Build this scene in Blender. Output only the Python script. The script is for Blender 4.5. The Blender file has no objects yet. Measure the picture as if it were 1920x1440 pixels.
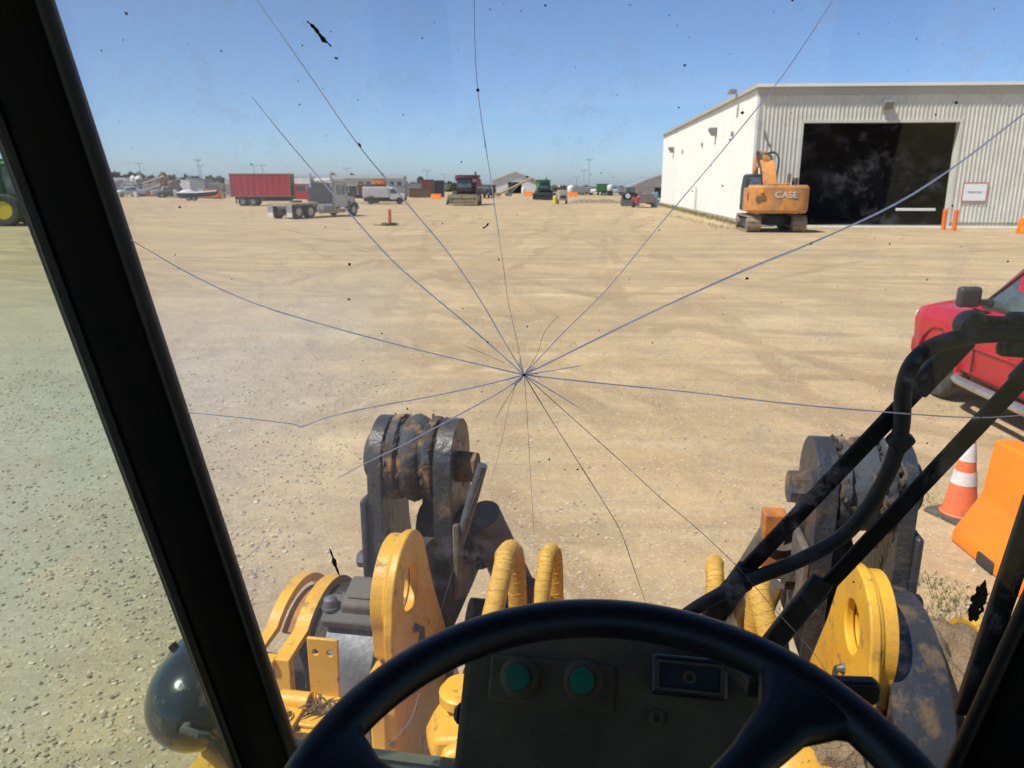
import bpy, bmesh, math, random
import numpy as np
from mathutils import Vector, Matrix, geometry
random.seed(7)
R = math.radians
sc = bpy.context.scene
col = sc.collection

# ------------------------------------------------------------------ camera
EYE = 2.7                      # eye height of the driver in the loader cab
FPX = 1442.0                   # focal length in pixels of a 1920 px wide frame
PITCH = math.atan(378.0 / FPX)
cam_d = bpy.data.cameras.new('camera')
cam = bpy.data.objects.new('camera', cam_d)
col.objects.link(cam)
cam.location = (0, 0, EYE)
cam.rotation_euler = (math.pi / 2 - PITCH, 0, 0)
cam_d.sensor_width = 36.0
cam_d.lens = 36.0 * FPX / 1920.0
cam_d.clip_start = 0.02
cam_d.clip_end = 4000
cam_d.dof.use_dof = True
cam_d.dof.focus_distance = 1.25
cam_d.dof.aperture_fstop = 11.0
sc.camera = cam

# ------------------------------------------------------------------ light
SUN_EL, SUN_AZ = R(58), R(66)           # azimuth measured from "behind the camera" towards the left
sd = Vector((-math.sin(SUN_AZ) * math.cos(SUN_EL), -math.cos(SUN_AZ) * math.cos(SUN_EL), math.sin(SUN_EL)))
w = bpy.data.worlds.new('World')
sc.world = w
w.use_nodes = True
wn = w.node_tree
sky = wn.nodes.new('ShaderNodeTexSky')
sky.sky_type = 'NISHITA'
sky.sun_disc = False
sky.sun_elevation = SUN_EL
sky.sun_rotation = math.atan2(sd.x, sd.y)
sky.altitude = 600
sky.air_density = 0.7
sky.dust_density = 1.1
sky.ozone_density = 7.0
bg = wn.nodes['Background']
bg.inputs['Strength'].default_value = 0.13
wn.links.new(sky.outputs[0], bg.inputs[0])
sl = bpy.data.lights.new('sun', 'SUN')
sl.energy = 4.6
sl.angle = R(0.53)
sl.color = (1.0, 0.95, 0.86)
so = bpy.data.objects.new('sun', sl)
col.objects.link(so)
so.rotation_euler = (-sd).to_track_quat('-Z', 'Y').to_euler()
so.location = sd * 60
sc.view_settings.view_transform = 'Standard'
sc.view_settings.look = 'None'
sc.view_settings.gamma = 1.0
sc.view_settings.use_curve_mapping = False
sc.view_settings.exposure = 0.31
sc.cycles.max_bounces = 7
sc.cycles.caustics_reflective = False
sc.cycles.caustics_refractive = False
sc.cycles.transparent_max_bounces = 24
sc.cycles.use_denoising = True

# ------------------------------------------------------------------ measuring the place from the photograph
CP, SP = math.cos(PITCH), math.sin(PITCH)
YAW = math.atan(248 * CP / FPX)          # the loader points a little to the right of where the driver looks
CA, SA = math.cos(YAW), math.sin(YAW)

def ray(px, py):
    x, u = (px - 960) / FPX, (720 - py) / FPX
    return Vector((x, CP + u * SP, u * CP - SP))

def gnd(px, py):                         # point on the yard
    d = ray(px, py)
    t = -EYE / d.z
    return Vector((d.x * t, d.y * t, 0))

def lray(px, py):                        # ray in the loader's own frame
    d = ray(px, py)
    return Vector((d.x * CA - d.y * SA, d.y * CA + d.x * SA, d.z))

def lp(px, py, y):                       # loader frame, at forward distance y
    d = lray(px, py) 
    d = d * (y / d.y)
    return Vector((d.x, d.y, d.z + EYE))

WY0, WK = 0.911, 0.157                   # windscreen plane: y = WY0 - WK * (z - EYE)

def ws(px, py, off=0.0):                 # point on the windscreen plane, off = metres outside it
    d = lray(px, py)
    t = (WY0 + off) / (d.y + WK * d.z)
    return Vector((d.x * t, d.y * t, d.z * t + EYE))

# ------------------------------------------------------------------ materials
MATS = {}

def mat(name, c, rough=0.6, metal=0.0, c2=None, vs=4.0, vr=(0.42, 0.62), dirt=None, ds=9.0, dr=(0.5, 0.66), bump=0.0, bs=60.0, spec=0.5, stretch=None, island=0.0, coat=0.0, mscale=1.0):
    m = bpy.data.materials.new(name)
    m.use_nodes = True
    nt = m.node_tree
    b = nt.nodes['Principled BSDF']
    L = nt.links.new
    N = nt.nodes.new
    b.inputs['Roughness'].default_value = rough
    b.inputs['Metallic'].default_value = metal
    b.inputs['Specular IOR Level'].default_value = spec
    b.inputs['Coat Weight'].default_value = coat
    b.inputs['Coat Roughness'].default_value = 0.08
    tc = N('ShaderNodeTexCoord')
    mp = N('ShaderNodeMapping')
    L(tc.outputs['Object'], mp.inputs[0])
    mp.inputs['Scale'].default_value = stretch or (1, 1, 1)
    cur = None

    def layer(prev, colr, scale, rng, det=6):
        n = N('ShaderNodeTexNoise')
        n.inputs['Scale'].default_value = scale
        n.inputs['Detail'].default_value = det
        n.inputs['Roughness'].default_value = 0.62
        L(mp.outputs[0], n.inputs['Vector'])
        r = N('ShaderNodeMapRange')
        r.inputs[1].default_value, r.inputs[2].default_value = rng
        L(n.outputs[0], r.inputs[0])
        mx = N('ShaderNodeMix')
        mx.data_type = 'RGBA'
        L(r.outputs[0], mx.inputs[0])
        if prev is None:
            mx.inputs[6].default_value = (*c, 1)
        else:
            L(prev, mx.inputs[6])
        mx.inputs[7].default_value = (*colr, 1)
        return mx.outputs[2], r.outputs[0]
    if c2:
        cur, _ = layer(cur, c2, vs, vr)
    if dirt:
        cur, f = layer(cur, dirt, ds, dr)
        rm = N('ShaderNodeMapRange')
        rm.inputs[3].default_value, rm.inputs[4].default_value = rough, 0.9
        L(f, rm.inputs[0])
        L(rm.outputs[0], b.inputs['Roughness'])
    if island:
        g = N('ShaderNodeNewGeometry')
        hs = N('ShaderNodeHueSaturation')
        r = N('ShaderNodeMapRange')
        r.inputs[3].default_value, r.inputs[4].default_value = 1 - island, 1 + island
        L(g.outputs['Random Per Island'], r.inputs[0])
        L(r.outputs[0], hs.inputs['Value'])
        if cur:
            L(cur, hs.inputs['Color'])
        else:
            hs.inputs['Color'].default_value = (*c, 1)
        cur = hs.outputs[0]
    if cur:
        L(cur, b.inputs['Base Color'])
    else:
        b.inputs['Base Color'].default_value = (*c, 1)
    if bump:
        n = N('ShaderNodeTexNoise')
        n.inputs['Scale'].default_value = bs
        n.inputs['Detail'].default_value = 5
        L(mp.outputs[0], n.inputs['Vector'])
        bp = N('ShaderNodeBump')
        bp.inputs['Strength'].default_value = bump
        bp.inputs['Distance'].default_value = 0.02
        L(n.outputs[0], bp.inputs['Height'])
        L(bp.outputs[0], b.inputs['Normal'])
    MATS[name] = m
    return m

def glass(name, tint, film=0.0, dust=0.03, dustcol=(0.75, 0.74, 0.7), scale=3.0, refl=0.05, streak=None, contrast=(0.45, 0.75), base=0.0):
    m = bpy.data.materials.new(name)
    m.use_nodes = True
    nt = m.node_tree
    nt.nodes.clear()
    N, L = nt.nodes.new, nt.links.new
    out = N('ShaderNodeOutputMaterial')
    tr = N('ShaderNodeBsdfTransparent')
    tr.inputs[0].default_value = (*tint, 1)
    gl = N('ShaderNodeBsdfGlossy')
    gl.inputs['Roughness'].default_value = 0.02
    ge = N('ShaderNodeNewGeometry')
    dt = N('ShaderNodeVectorMath')
    dt.operation = 'DOT_PRODUCT'
    L(ge.outputs['Incoming'], dt.inputs[0]); L(ge.outputs['Normal'], dt.inputs[1])

    def mth(op, a, b_=None):
        q = N('ShaderNodeMath')
        q.operation = op
        for i, k in enumerate((a, b_)):
            if k is None: continue
            if isinstance(k, float): q.inputs[i].default_value = k
            else: L(k, q.inputs[i])
        return q.outputs[0]
    grz = mth('POWER', mth('SUBTRACT', 1.0, mth('ABSOLUTE', dt.outputs['Value'])), 5.0)   # Schlick
    fm_out = mth('MULTIPLY_ADD', grz, 0.9)
    fm_out.node.inputs[2].default_value = refl * 0.5
    m1 = N('ShaderNodeMixShader')
    L(fm_out, m1.inputs[0]); L(tr.outputs[0], m1.inputs[1]); L(gl.outputs[0], m1.inputs[2])
    tl = N('ShaderNodeBsdfTranslucent')
    tl.inputs[0].default_value = (*dustcol, 1)
    tc = N('ShaderNodeTexCoord')
    mp = N('ShaderNodeMapping')
    mp.inputs['Scale'].default_value = streak or (1, 1, 1)
    L(tc.outputs['Object'], mp.inputs[0])
    n = N('ShaderNodeTexNoise')
    n.inputs['Scale'].default_value = scale
    n.inputs['Detail'].default_value = 4
    n.inputs['Roughness'].default_value = 0.68
    n.inputs['Distortion'].default_value = 0.6
    L(mp.outputs[0], n.inputs['Vector'])
    r = N('ShaderNodeMapRange')
    r.inputs[1].default_value, r.inputs[2].default_value = contrast
    r.inputs[3].default_value, r.inputs[4].default_value = base, dust
    L(n.outputs[0], r.inputs[0])
    fac = r.outputs[0]
    if film:
        # speckle of dried splashes, and a film of dust left where the wiper does not reach
        n3 = N('ShaderNodeTexNoise')
        n3.inputs['Scale'].default_value = 30
        n3.inputs['Detail'].default_value = 6
        n3.inputs['Roughness'].default_value = 0.8
        L(tc.outputs['Object'], n3.inputs['Vector'])
        r3 = N('ShaderNodeMapRange')
        r3.inputs[1].default_value, r3.inputs[2].default_value, r3.inputs[4].default_value = 0.52, 0.575, .075
        L(n3.outputs[0], r3.inputs[0])
        n5 = N('ShaderNodeTexNoise')
        n5.inputs['Scale'].default_value = 9.0
        n5.inputs['Detail'].default_value = 3
        L(tc.outputs['Object'], n5.inputs['Vector'])
        r5 = N('ShaderNodeMapRange')
        r5.inputs[1].default_value, r5.inputs[2].default_value = .44, .60
        L(n5.outputs[0], r5.inputs[0])
        sx = N('ShaderNodeSeparateXYZ')
        L(tc.outputs['Object'], sx.inputs[0])
        mp2 = N('ShaderNodeMapping')
        mp2.inputs['Scale'].default_value = (9, 1, .5)
        L(tc.outputs['Object'], mp2.inputs[0])
        n4 = N('ShaderNodeTexNoise')
        n4.inputs['Scale'].default_value = 1.2
        n4.inputs['Detail'].default_value = 4
        L(mp2.outputs[0], n4.inputs['Vector'])
        wob = mth('MULTIPLY_ADD', n4.outputs[0], 0.55)
        L(sx.outputs[0], wob.node.inputs[2])
        r4 = N('ShaderNodeMapRange')
        r4.interpolation_type = 'SMOOTHSTEP'
        r4.inputs[1].default_value, r4.inputs[2].default_value, r4.inputs[3].default_value, r4.inputs[4].default_value = .30, -.42, 0.0, film
        L(wob, r4.inputs[0])
        fac = mth('ADD', mth('ADD', fac, mth('MULTIPLY', r3.outputs[0], r5.outputs[0])), r4.outputs[0])
    m2 = N('ShaderNodeMixShader')
    L(fac, m2.inputs[0]); L(m1.outputs[0], m2.inputs[1]); L(tl.outputs[0], m2.inputs[2])
    L(m2.outputs[0], out.inputs[0])
    MATS[name] = m
    return m

def emit(name, c, s):
    m = bpy.data.materials.new(name)
    m.use_nodes = True
    b = m.node_tree.nodes['Principled BSDF']
    b.inputs['Emission Color'].default_value = (*c, 1)
    b.inputs['Emission Strength'].default_value = s
    b.inputs['Base Color'].default_value = (*c, 1)
    MATS[name] = m
    return m

# ------------------------------------------------------------------ mesh building
class MB:
    def __init__(s):
        s.v, s.f = [], []

    def add(s, vs, fs):
        o = len(s.v)
        s.v += [tuple(p) for p in vs]
        s.f += [tuple(i + o for i in f) for f in fs]
        return s

    def box(s, c, d, rz=0.0, rx=0.0, ry=0.0, taper=(1, 1)):
        hx, hy, hz = d[0] / 2, d[1] / 2, d[2] / 2
        m = Matrix.Rotation(rz, 3, 'Z') @ Matrix.Rotation(rx, 3, 'X') @ Matrix.Rotation(ry, 3, 'Y')
        vs = []
        for z in (-1, 1):
            kx, ky = (taper if z > 0 else (1, 1))
            for x, y in ((-1, -1), (1, -1), (1, 1), (-1, 1)):
                vs.append(Vector(c) + m @ Vector((x * hx * kx, y * hy * ky, z * hz)))
        return s.add(vs, [(3, 2, 1, 0), (4, 5, 6, 7), (0, 1, 5, 4), (1, 2, 6, 5), (2, 3, 7, 6), (3, 0, 4, 7)])

    def b2(s, x0, x1, y0, y1, z0, z1):
        return s.box(((x0 + x1) / 2, (y0 + y1) / 2, (z0 + z1) / 2), (x1 - x0, y1 - y0, z1 - z0))

    def tube(s, path, r, n=12, cap=True, up=None):
        path = [Vector(p) for p in path]
        rs = r if isinstance(r, (list, tuple)) else [r] * len(path)
        vs, fs = [], []
        prev = None
        for i, p in enumerate(path):
            t = (path[min(i + 1, len(path) - 1)] - path[max(i - 1, 0)]).normalized()
            if prev is None:
                a = Vector(up) if up else (Vector((0, 0, 1)) if abs(t.z) < 0.9 else Vector((0, 1, 0)))
                prev = (a - t * a.dot(t)).normalized()
            else:
                prev = (prev - t * prev.dot(t)).normalized()
            q = t.cross(prev)
            for k in range(n):
                an = 2 * math.pi * k / n
                vs.append(p + (prev * math.cos(an) + q * math.sin(an)) * rs[i])
        for i in range(len(path) - 1):
            for k in range(n):
                a, b = i * n + k, i * n + (k + 1) % n
                fs.append((a, b, b + n, a + n))
        if cap:
            fs.append(tuple(reversed(range(n))))
            fs.append(tuple(range((len(path) - 1) * n, len(path) * n)))
        return s.add(vs, fs)

    def cyl(s, p0, p1, r0, r1=None, n=24, cap=True):
        return s.tube([p0, p1], [r0, r0 if r1 is None else r1], n, cap)

    def lathe(s, prof, c, axis='x', n=32):
        # prof: list of (along axis, radius)
        vs, fs = [], []
        c = Vector(c)
        for a, r in prof:
            for k in range(n):
                t = 2 * math.pi * k / n
                u, v = r * math.cos(t), r * math.sin(t)
                p = {'x': (a, u, v), 'y': (-u, a, v), 'z': (u, v, a)}[axis]
                vs.append(c + Vector(p))
        for i in range(len(prof) - 1):
            for k in range(n):
                a, b = i * n + k, i * n + (k + 1) % n
                fs.append((a, b, b + n, a + n))
        fs.append(tuple(reversed(range(n))))
        fs.append(tuple(range((len(prof) - 1) * n, len(prof) * n)))
        return s.add(vs, fs)

    def prism(s, loop, t0, t1, axis='x', holes=()):
        # loop of 2D points in the plane across the axis: x -> (y, z); y -> (x, z); z -> (x, y)
        def p3(q, t):
            return {'x': (t, q[0], q[1]), 'y': (q[0], t, q[1]), 'z': (q[0], q[1], t)}[axis]
        loops = [list(loop)] + [list(h) for h in holes]
        flat = [q for l in loops for q in l]
        tris = geometry.tessellate_polygon([[Vector((q[0], q[1], 0)) for q in l] for l in loops])
        n = len(flat)
        vs = [p3(q, t0) for q in flat] + [p3(q, t1) for q in flat]
        fs = []
        for a, b, c in tris:
            fs += [(a, b, c), (c + n, b + n, a + n)]
        o = 0
        for l in loops:
            m = len(l)
            for k in range(m):
                a, b = o + k, o + (k + 1) % m
                fs.append((a, b, b + n, a + n))
            o += m
        return s.add(vs, fs)

    def ring_prism(s, loop, c, r, t0, t1, n=56):
        # plate across x with a round eye: outline seen as star-shaped from the eye's centre, clean quads all round
        poly = [Vector(q) for q in loop]
        cc = Vector(c)
        angs = sorted(set([round(2 * math.pi * i / n, 5) for i in range(n)] + [round(math.atan2(q.y - cc.y, q.x - cc.x) % (2 * math.pi), 5) for q in poly]))
        keep = [angs[0]]
        for a in angs[1:]:
            if a - keep[-1] > .012: keep.append(a)
        out, inn = [], []
        for a in keep:
            d = Vector((math.cos(a), math.sin(a)))
            best = None
            for i in range(len(poly)):
                p, q = poly[i], poly[(i + 1) % len(poly)]
                e = q - p
                den = d.x * e.y - d.y * e.x
                if abs(den) < 1e-9: continue
                w_ = p - cc
                t = (w_.x * e.y - w_.y * e.x) / den
                u = (w_.x * d.y - w_.y * d.x) / den
                if t > 0 and -1e-6 <= u <= 1 + 1e-6 and (best is None or t > best): best = t
            out.append(cc + d * best)
            inn.append(cc + d * r)
        m = len(keep)
        vs = [(t, q.x, q.y) for t in (t0, t1) for l in (out, inn) for q in l]
        fs = []
        for i in range(m):
            j = (i + 1) % m
            fs += [(i, j, m + j, m + i), (2 * m + i, 3 * m + i, 3 * m + j, 2 * m + j), (i, 2 * m + i, 2 * m + j, j), (m + i, m + j, 3 * m + j, 3 * m + i)]
        return s.add(vs, fs)

    def loft(s, secs, cap=True):
        n = len(secs[0])
        vs = [p for q in secs for p in q]
        fs = []
        for i in range(len(secs) - 1):
            for k in range(n):
                a, b = i * n + k, i * n + (k + 1) % n
                fs.append((a, b, b + n, a + n))
        if cap:
            fs.append(tuple(reversed(range(n))))
            fs.append(tuple(range((len(secs) - 1) * n, len(secs) * n)))
        return s.add(vs, fs)

    def blob(s, c, r, seed=0, amp=0.15, sub=2, sq=(1, 1, 1)):
        bm = bmesh.new()
        bmesh.ops.create_icosphere(bm, subdivisions=sub, radius=1)
        rnd = random.Random(seed)
        vs = []
        for v in bm.verts:
            k = 1 + rnd.uniform(-amp, amp)
            vs.append((c[0] + v.co.x * r * k * sq[0], c[1] + v.co.y * r * k * sq[1], c[2] + v.co.z * r * k * sq[2]))
        fs = [tuple(v.index for v in f.verts) for f in bm.faces]
        bm.free()
        return s.add(vs, fs)

    def mesh(s, name, smooth=40, fix=True):
        me = bpy.data.meshes.new(name)
        me.from_pydata(s.v, [], s.f)
        if fix:
            bm = bmesh.new()
            bm.from_mesh(me)
            bmesh.ops.recalc_face_normals(bm, faces=bm.faces)
            bm.to_mesh(me)
            bm.free()
        if smooth:
            me.polygons.foreach_set('use_smooth', [True] * len(me.polygons))
            me.set_sharp_from_angle(angle=R(smooth))
        me.update()
        return me

def arc(cx, cy, r, a0, a1, n):
    return [(cx + r * math.cos(R(a0 + (a1 - a0) * i / n)), cy + r * math.sin(R(a0 + (a1 - a0) * i / n))) for i in range(n + 1)]

def thing(name, label, cat, loc=(0, 0, 0), rz=0.0, group=None, kind=None):
    o = bpy.data.objects.new(name, None)
    o.empty_display_size = 0.2
    col.objects.link(o)
    o.location = loc
    o.rotation_euler = (0, 0, rz)
    tag(o, label, cat, group, kind)
    return o

def tag(o, label=None, cat=None, group=None, kind=None):
    if label: o['label'] = label
    if cat: o['category'] = cat
    if group: o['group'] = group
    if kind: o['kind'] = kind
    return o

def part(name, mb, m, parent=None, bevel=0.0, smooth=40, label=None, fix=True, seg=2):
    me = mb if isinstance(mb, bpy.types.Mesh) else mb.mesh(name, smooth, fix)
    if not me.materials:
        me.materials.append(MATS[m] if isinstance(m, str) else m)
    o = bpy.data.objects.new(name, me)
    col.objects.link(o)
    if parent: o.parent = parent
    if bevel:
        bv = o.modifiers.new('bevel', 'BEVEL')
        bv.width = bevel
        bv.segments = seg
        bv.limit_method = 'ANGLE'
        bv.angle_limit = R(38)
    if label: o['label'] = label
    return o

def copy_tree(o, parent=None):
    c = o.copy()
    col.objects.link(c)
    c.parent = parent
    for ch in list(o.children):
        copy_tree(ch, c)
    return c

def text_mesh(body, size, depth=0.004, align='CENTER'):
    cu = bpy.data.curves.new('t', 'FONT')
    cu.body = body
    cu.size = size
    cu.extrude = depth
    cu.align_x = align
    cu.align_y = 'CENTER'
    t = bpy.data.objects.new('t', cu)
    col.objects.link(t)
    dg = bpy.context.evaluated_depsgraph_get()
    me = bpy.data.meshes.new_from_object(t.evaluated_get(dg))
    me.materials.clear()
    bpy.data.objects.remove(t)
    bpy.data.curves.remove(cu)
    return me

def boolean(o, cutters):
    dg = bpy.context.evaluated_depsgraph_get()
    for mb in cutters:
        c = part('cutter', mb, list(MATS.values())[0], None, smooth=0)
        md = o.modifiers.new('b', 'BOOLEAN')
        md.object = c
        md.solver = 'EXACT'
        dg.update()
        bpy.context.view_layer.update()
        dg = bpy.context.evaluated_depsgraph_get()
        me = bpy.data.meshes.new_from_object(o.evaluated_get(dg))
        o.modifiers.remove(md)
        o.data = me
        bpy.data.objects.remove(c)
    me = o.data
    me.polygons.foreach_set('use_smooth', [True] * len(me.polygons))
    me.set_sharp_from_angle(angle=R(40))

def chips(name):
    # small dark scratches and chips through the paint
    nt = MATS[name].node_tree
    N, L = nt.nodes.new, nt.links.new
    b = nt.nodes['Principled BSDF']
    old = b.inputs['Base Color'].links[0].from_socket
    tc = N('ShaderNodeTexCoord')
    n = N('ShaderNodeTexNoise')
    n.inputs['Scale'].default_value = 62
    n.inputs['Detail'].default_value = 7
    n.inputs['Roughness'].default_value = .55
    L(tc.outputs['Object'], n.inputs['Vector'])
    r = N('ShaderNodeMapRange')
    r.inputs[1].default_value, r.inputs[2].default_value = .69, .73
    L(n.outputs[0], r.inputs[0])
    mx = N('ShaderNodeMix')
    mx.data_type = 'RGBA'
    L(r.outputs[0], mx.inputs[0])
    L(old, mx.inputs[6])
    mx.inputs[7].default_value = (.05, .035, .025, 1)
    L(mx.outputs[2], b.inputs['Base Color'])

def add_cracks(name):
    # shrinkage cracks of dried mud as relief
    nt = MATS[name].node_tree
    N, L = nt.nodes.new, nt.links.new
    b = nt.nodes['Principled BSDF']
    v = N('ShaderNodeTexVoronoi')
    v.feature = 'DISTANCE_TO_EDGE'
    v.inputs['Scale'].default_value = 58
    v.inputs['Randomness'].default_value = 1.0
    tc = N('ShaderNodeTexCoord')
    L(tc.outputs['Object'], v.inputs['Vector'])
    r = N('ShaderNodeMapRange')
    r.inputs[2].default_value = .07
    L(v.outputs['Distance'], r.inputs[0])
    bp = N('ShaderNodeBump')
    bp.inputs['Strength'].default_value = 0.55
    bp.inputs['Distance'].default_value = .012
    L(r.outputs[0], bp.inputs['Height'])
    old = b.inputs['Normal'].links[0].from_socket
    L(old, bp.inputs['Normal'])
    L(bp.outputs[0], b.inputs['Normal'])

# ------------------------------------------------------------------ palette
mat('yellow_paint', (0.74, 0.41, 0.032), 0.42, c2=(0.62, 0.33, 0.035), vs=5, dirt=(0.24, 0.15, 0.06), ds=17, dr=(0.585, 0.70), bump=0.10, bs=120)
chips('yellow_paint')
mat('yellow_hose', (0.62, 0.38, 0.07), 0.7, c2=(0.50, 0.29, 0.06), vs=30, bump=0.22, bs=90, stretch=(1, 1, 4))
mat('arm_steel', (0.030, 0.036, 0.046), 0.42, 0.15, c2=(0.060, 0.052, 0.042), vs=5, vr=(0.45, 0.68), dirt=(0.13, 0.092, 0.052), ds=9, dr=(0.54, 0.66), bump=0.3, bs=40)
mat('arm_dusty', (0.16, 0.13, 0.095), 0.8, c2=(0.08, 0.068, 0.055), vs=7, bump=0.2, bs=40)
mat('rust', (0.27, 0.165, 0.07), 0.85, c2=(0.060, 0.045, 0.034), vs=9, vr=(.42, .54), dirt=(0.05, 0.06, 0.07), ds=6, dr=(0.50, 0.56), bump=0.6, bs=24)
mat('mud_dark', (0.030, 0.024, 0.019), 0.9, c2=(0.075, 0.056, 0.038), vs=14, bump=0.9, bs=26)
mat('mud_dry', (0.24, 0.165, 0.095), 0.95, c2=(0.17, 0.115, 0.066), vs=9, bump=0.5, bs=22)
add_cracks('mud_dry')
mat('grey_steel', (0.085, 0.095, 0.11), 0.5, 0.3, c2=(0.15, 0.16, 0.17), vs=12, dirt=(0.17, 0.10, 0.055), ds=6, dr=(0.62, 0.72), bump=0.1, bs=60)
mat('grey_dusty', (0.085, 0.085, 0.08), 0.75, c2=(0.13, 0.115, 0.09), vs=8, bump=0.2, bs=50)
mat('black_gloss', (0.016, 0.018, 0.022), 0.16, c2=(0.026, 0.027, 0.028), vs=5, dirt=(0.12, 0.10, 0.075), ds=14, dr=(0.60, 0.74), coat=0.4)
mat('black_rubber', (0.014, 0.014, 0.016), 0.55, c2=(0.03, 0.028, 0.026), vs=14, vr=(0.5, 0.75), bump=0.1, bs=90)
mat('black_metal', (0.004, 0.004, 0.0045), 0.65, c2=(0.010, 0.007, 0.005), vs=8, spec=0.2)
mat('wheel_rim_rubber', (0.005, 0.006, 0.010), 0.42, c2=(0.018, 0.018, 0.020), vs=16, vr=(0.5, 0.75), bump=0.06, bs=220)
mat('cab_trim', (0.135, 0.105, 0.066), 0.85, c2=(0.085, 0.066, 0.042), vs=6, bump=0.15, bs=60, spec=0.2)
mat('cab_lining', (0.022, 0.020, 0.018), 0.85, c2=(0.016, 0.015, 0.014), vs=5)
mat('sill_paint', (0.50, 0.42, 0.20), 0.6, c2=(0.30, 0.25, 0.13), vs=14, dirt=(0.02, 0.02, 0.02), ds=16, dr=(0.6, 0.66), bump=0.1)
mat('green_plastic', (0.0, 0.15, 0.085), 0.5, c2=(0.01, 0.10, 0.06), vs=40)
mat('black_plastic', (0.010, 0.011, 0.015), 0.4, c2=(0.02, 0.02, 0.022), vs=20)
mat('crack_blue', (0.4, 0.5, 0.8), 0.3)
mat('dirt_spot', (0.012, 0.009, 0.006), 0.9, c2=(0.03, 0.02, 0.012), vs=60)
glass('windscreen_glass', (0.985, 0.99, 0.985), film=0.095, dust=0.02, dustcol=(0.80, 0.81, 0.79), scale=3.8, base=0.002, contrast=(0.56, 0.72), refl=0.065)
glass('side_glass', (0.79, 0.865, 0.815), dust=0.05, dustcol=(0.66, 0.70, 0.62), scale=2.0, base=0.015)
glass('clear_glass', (0.55, 0.62, 0.62), dust=0.05, scale=2.0, refl=0.09)

# ================================================================== THE SETTING
def ground_height(x, y):
    d = math.hypot(x, y)
    return -max(0.0, d - 235) * 0.022

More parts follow.
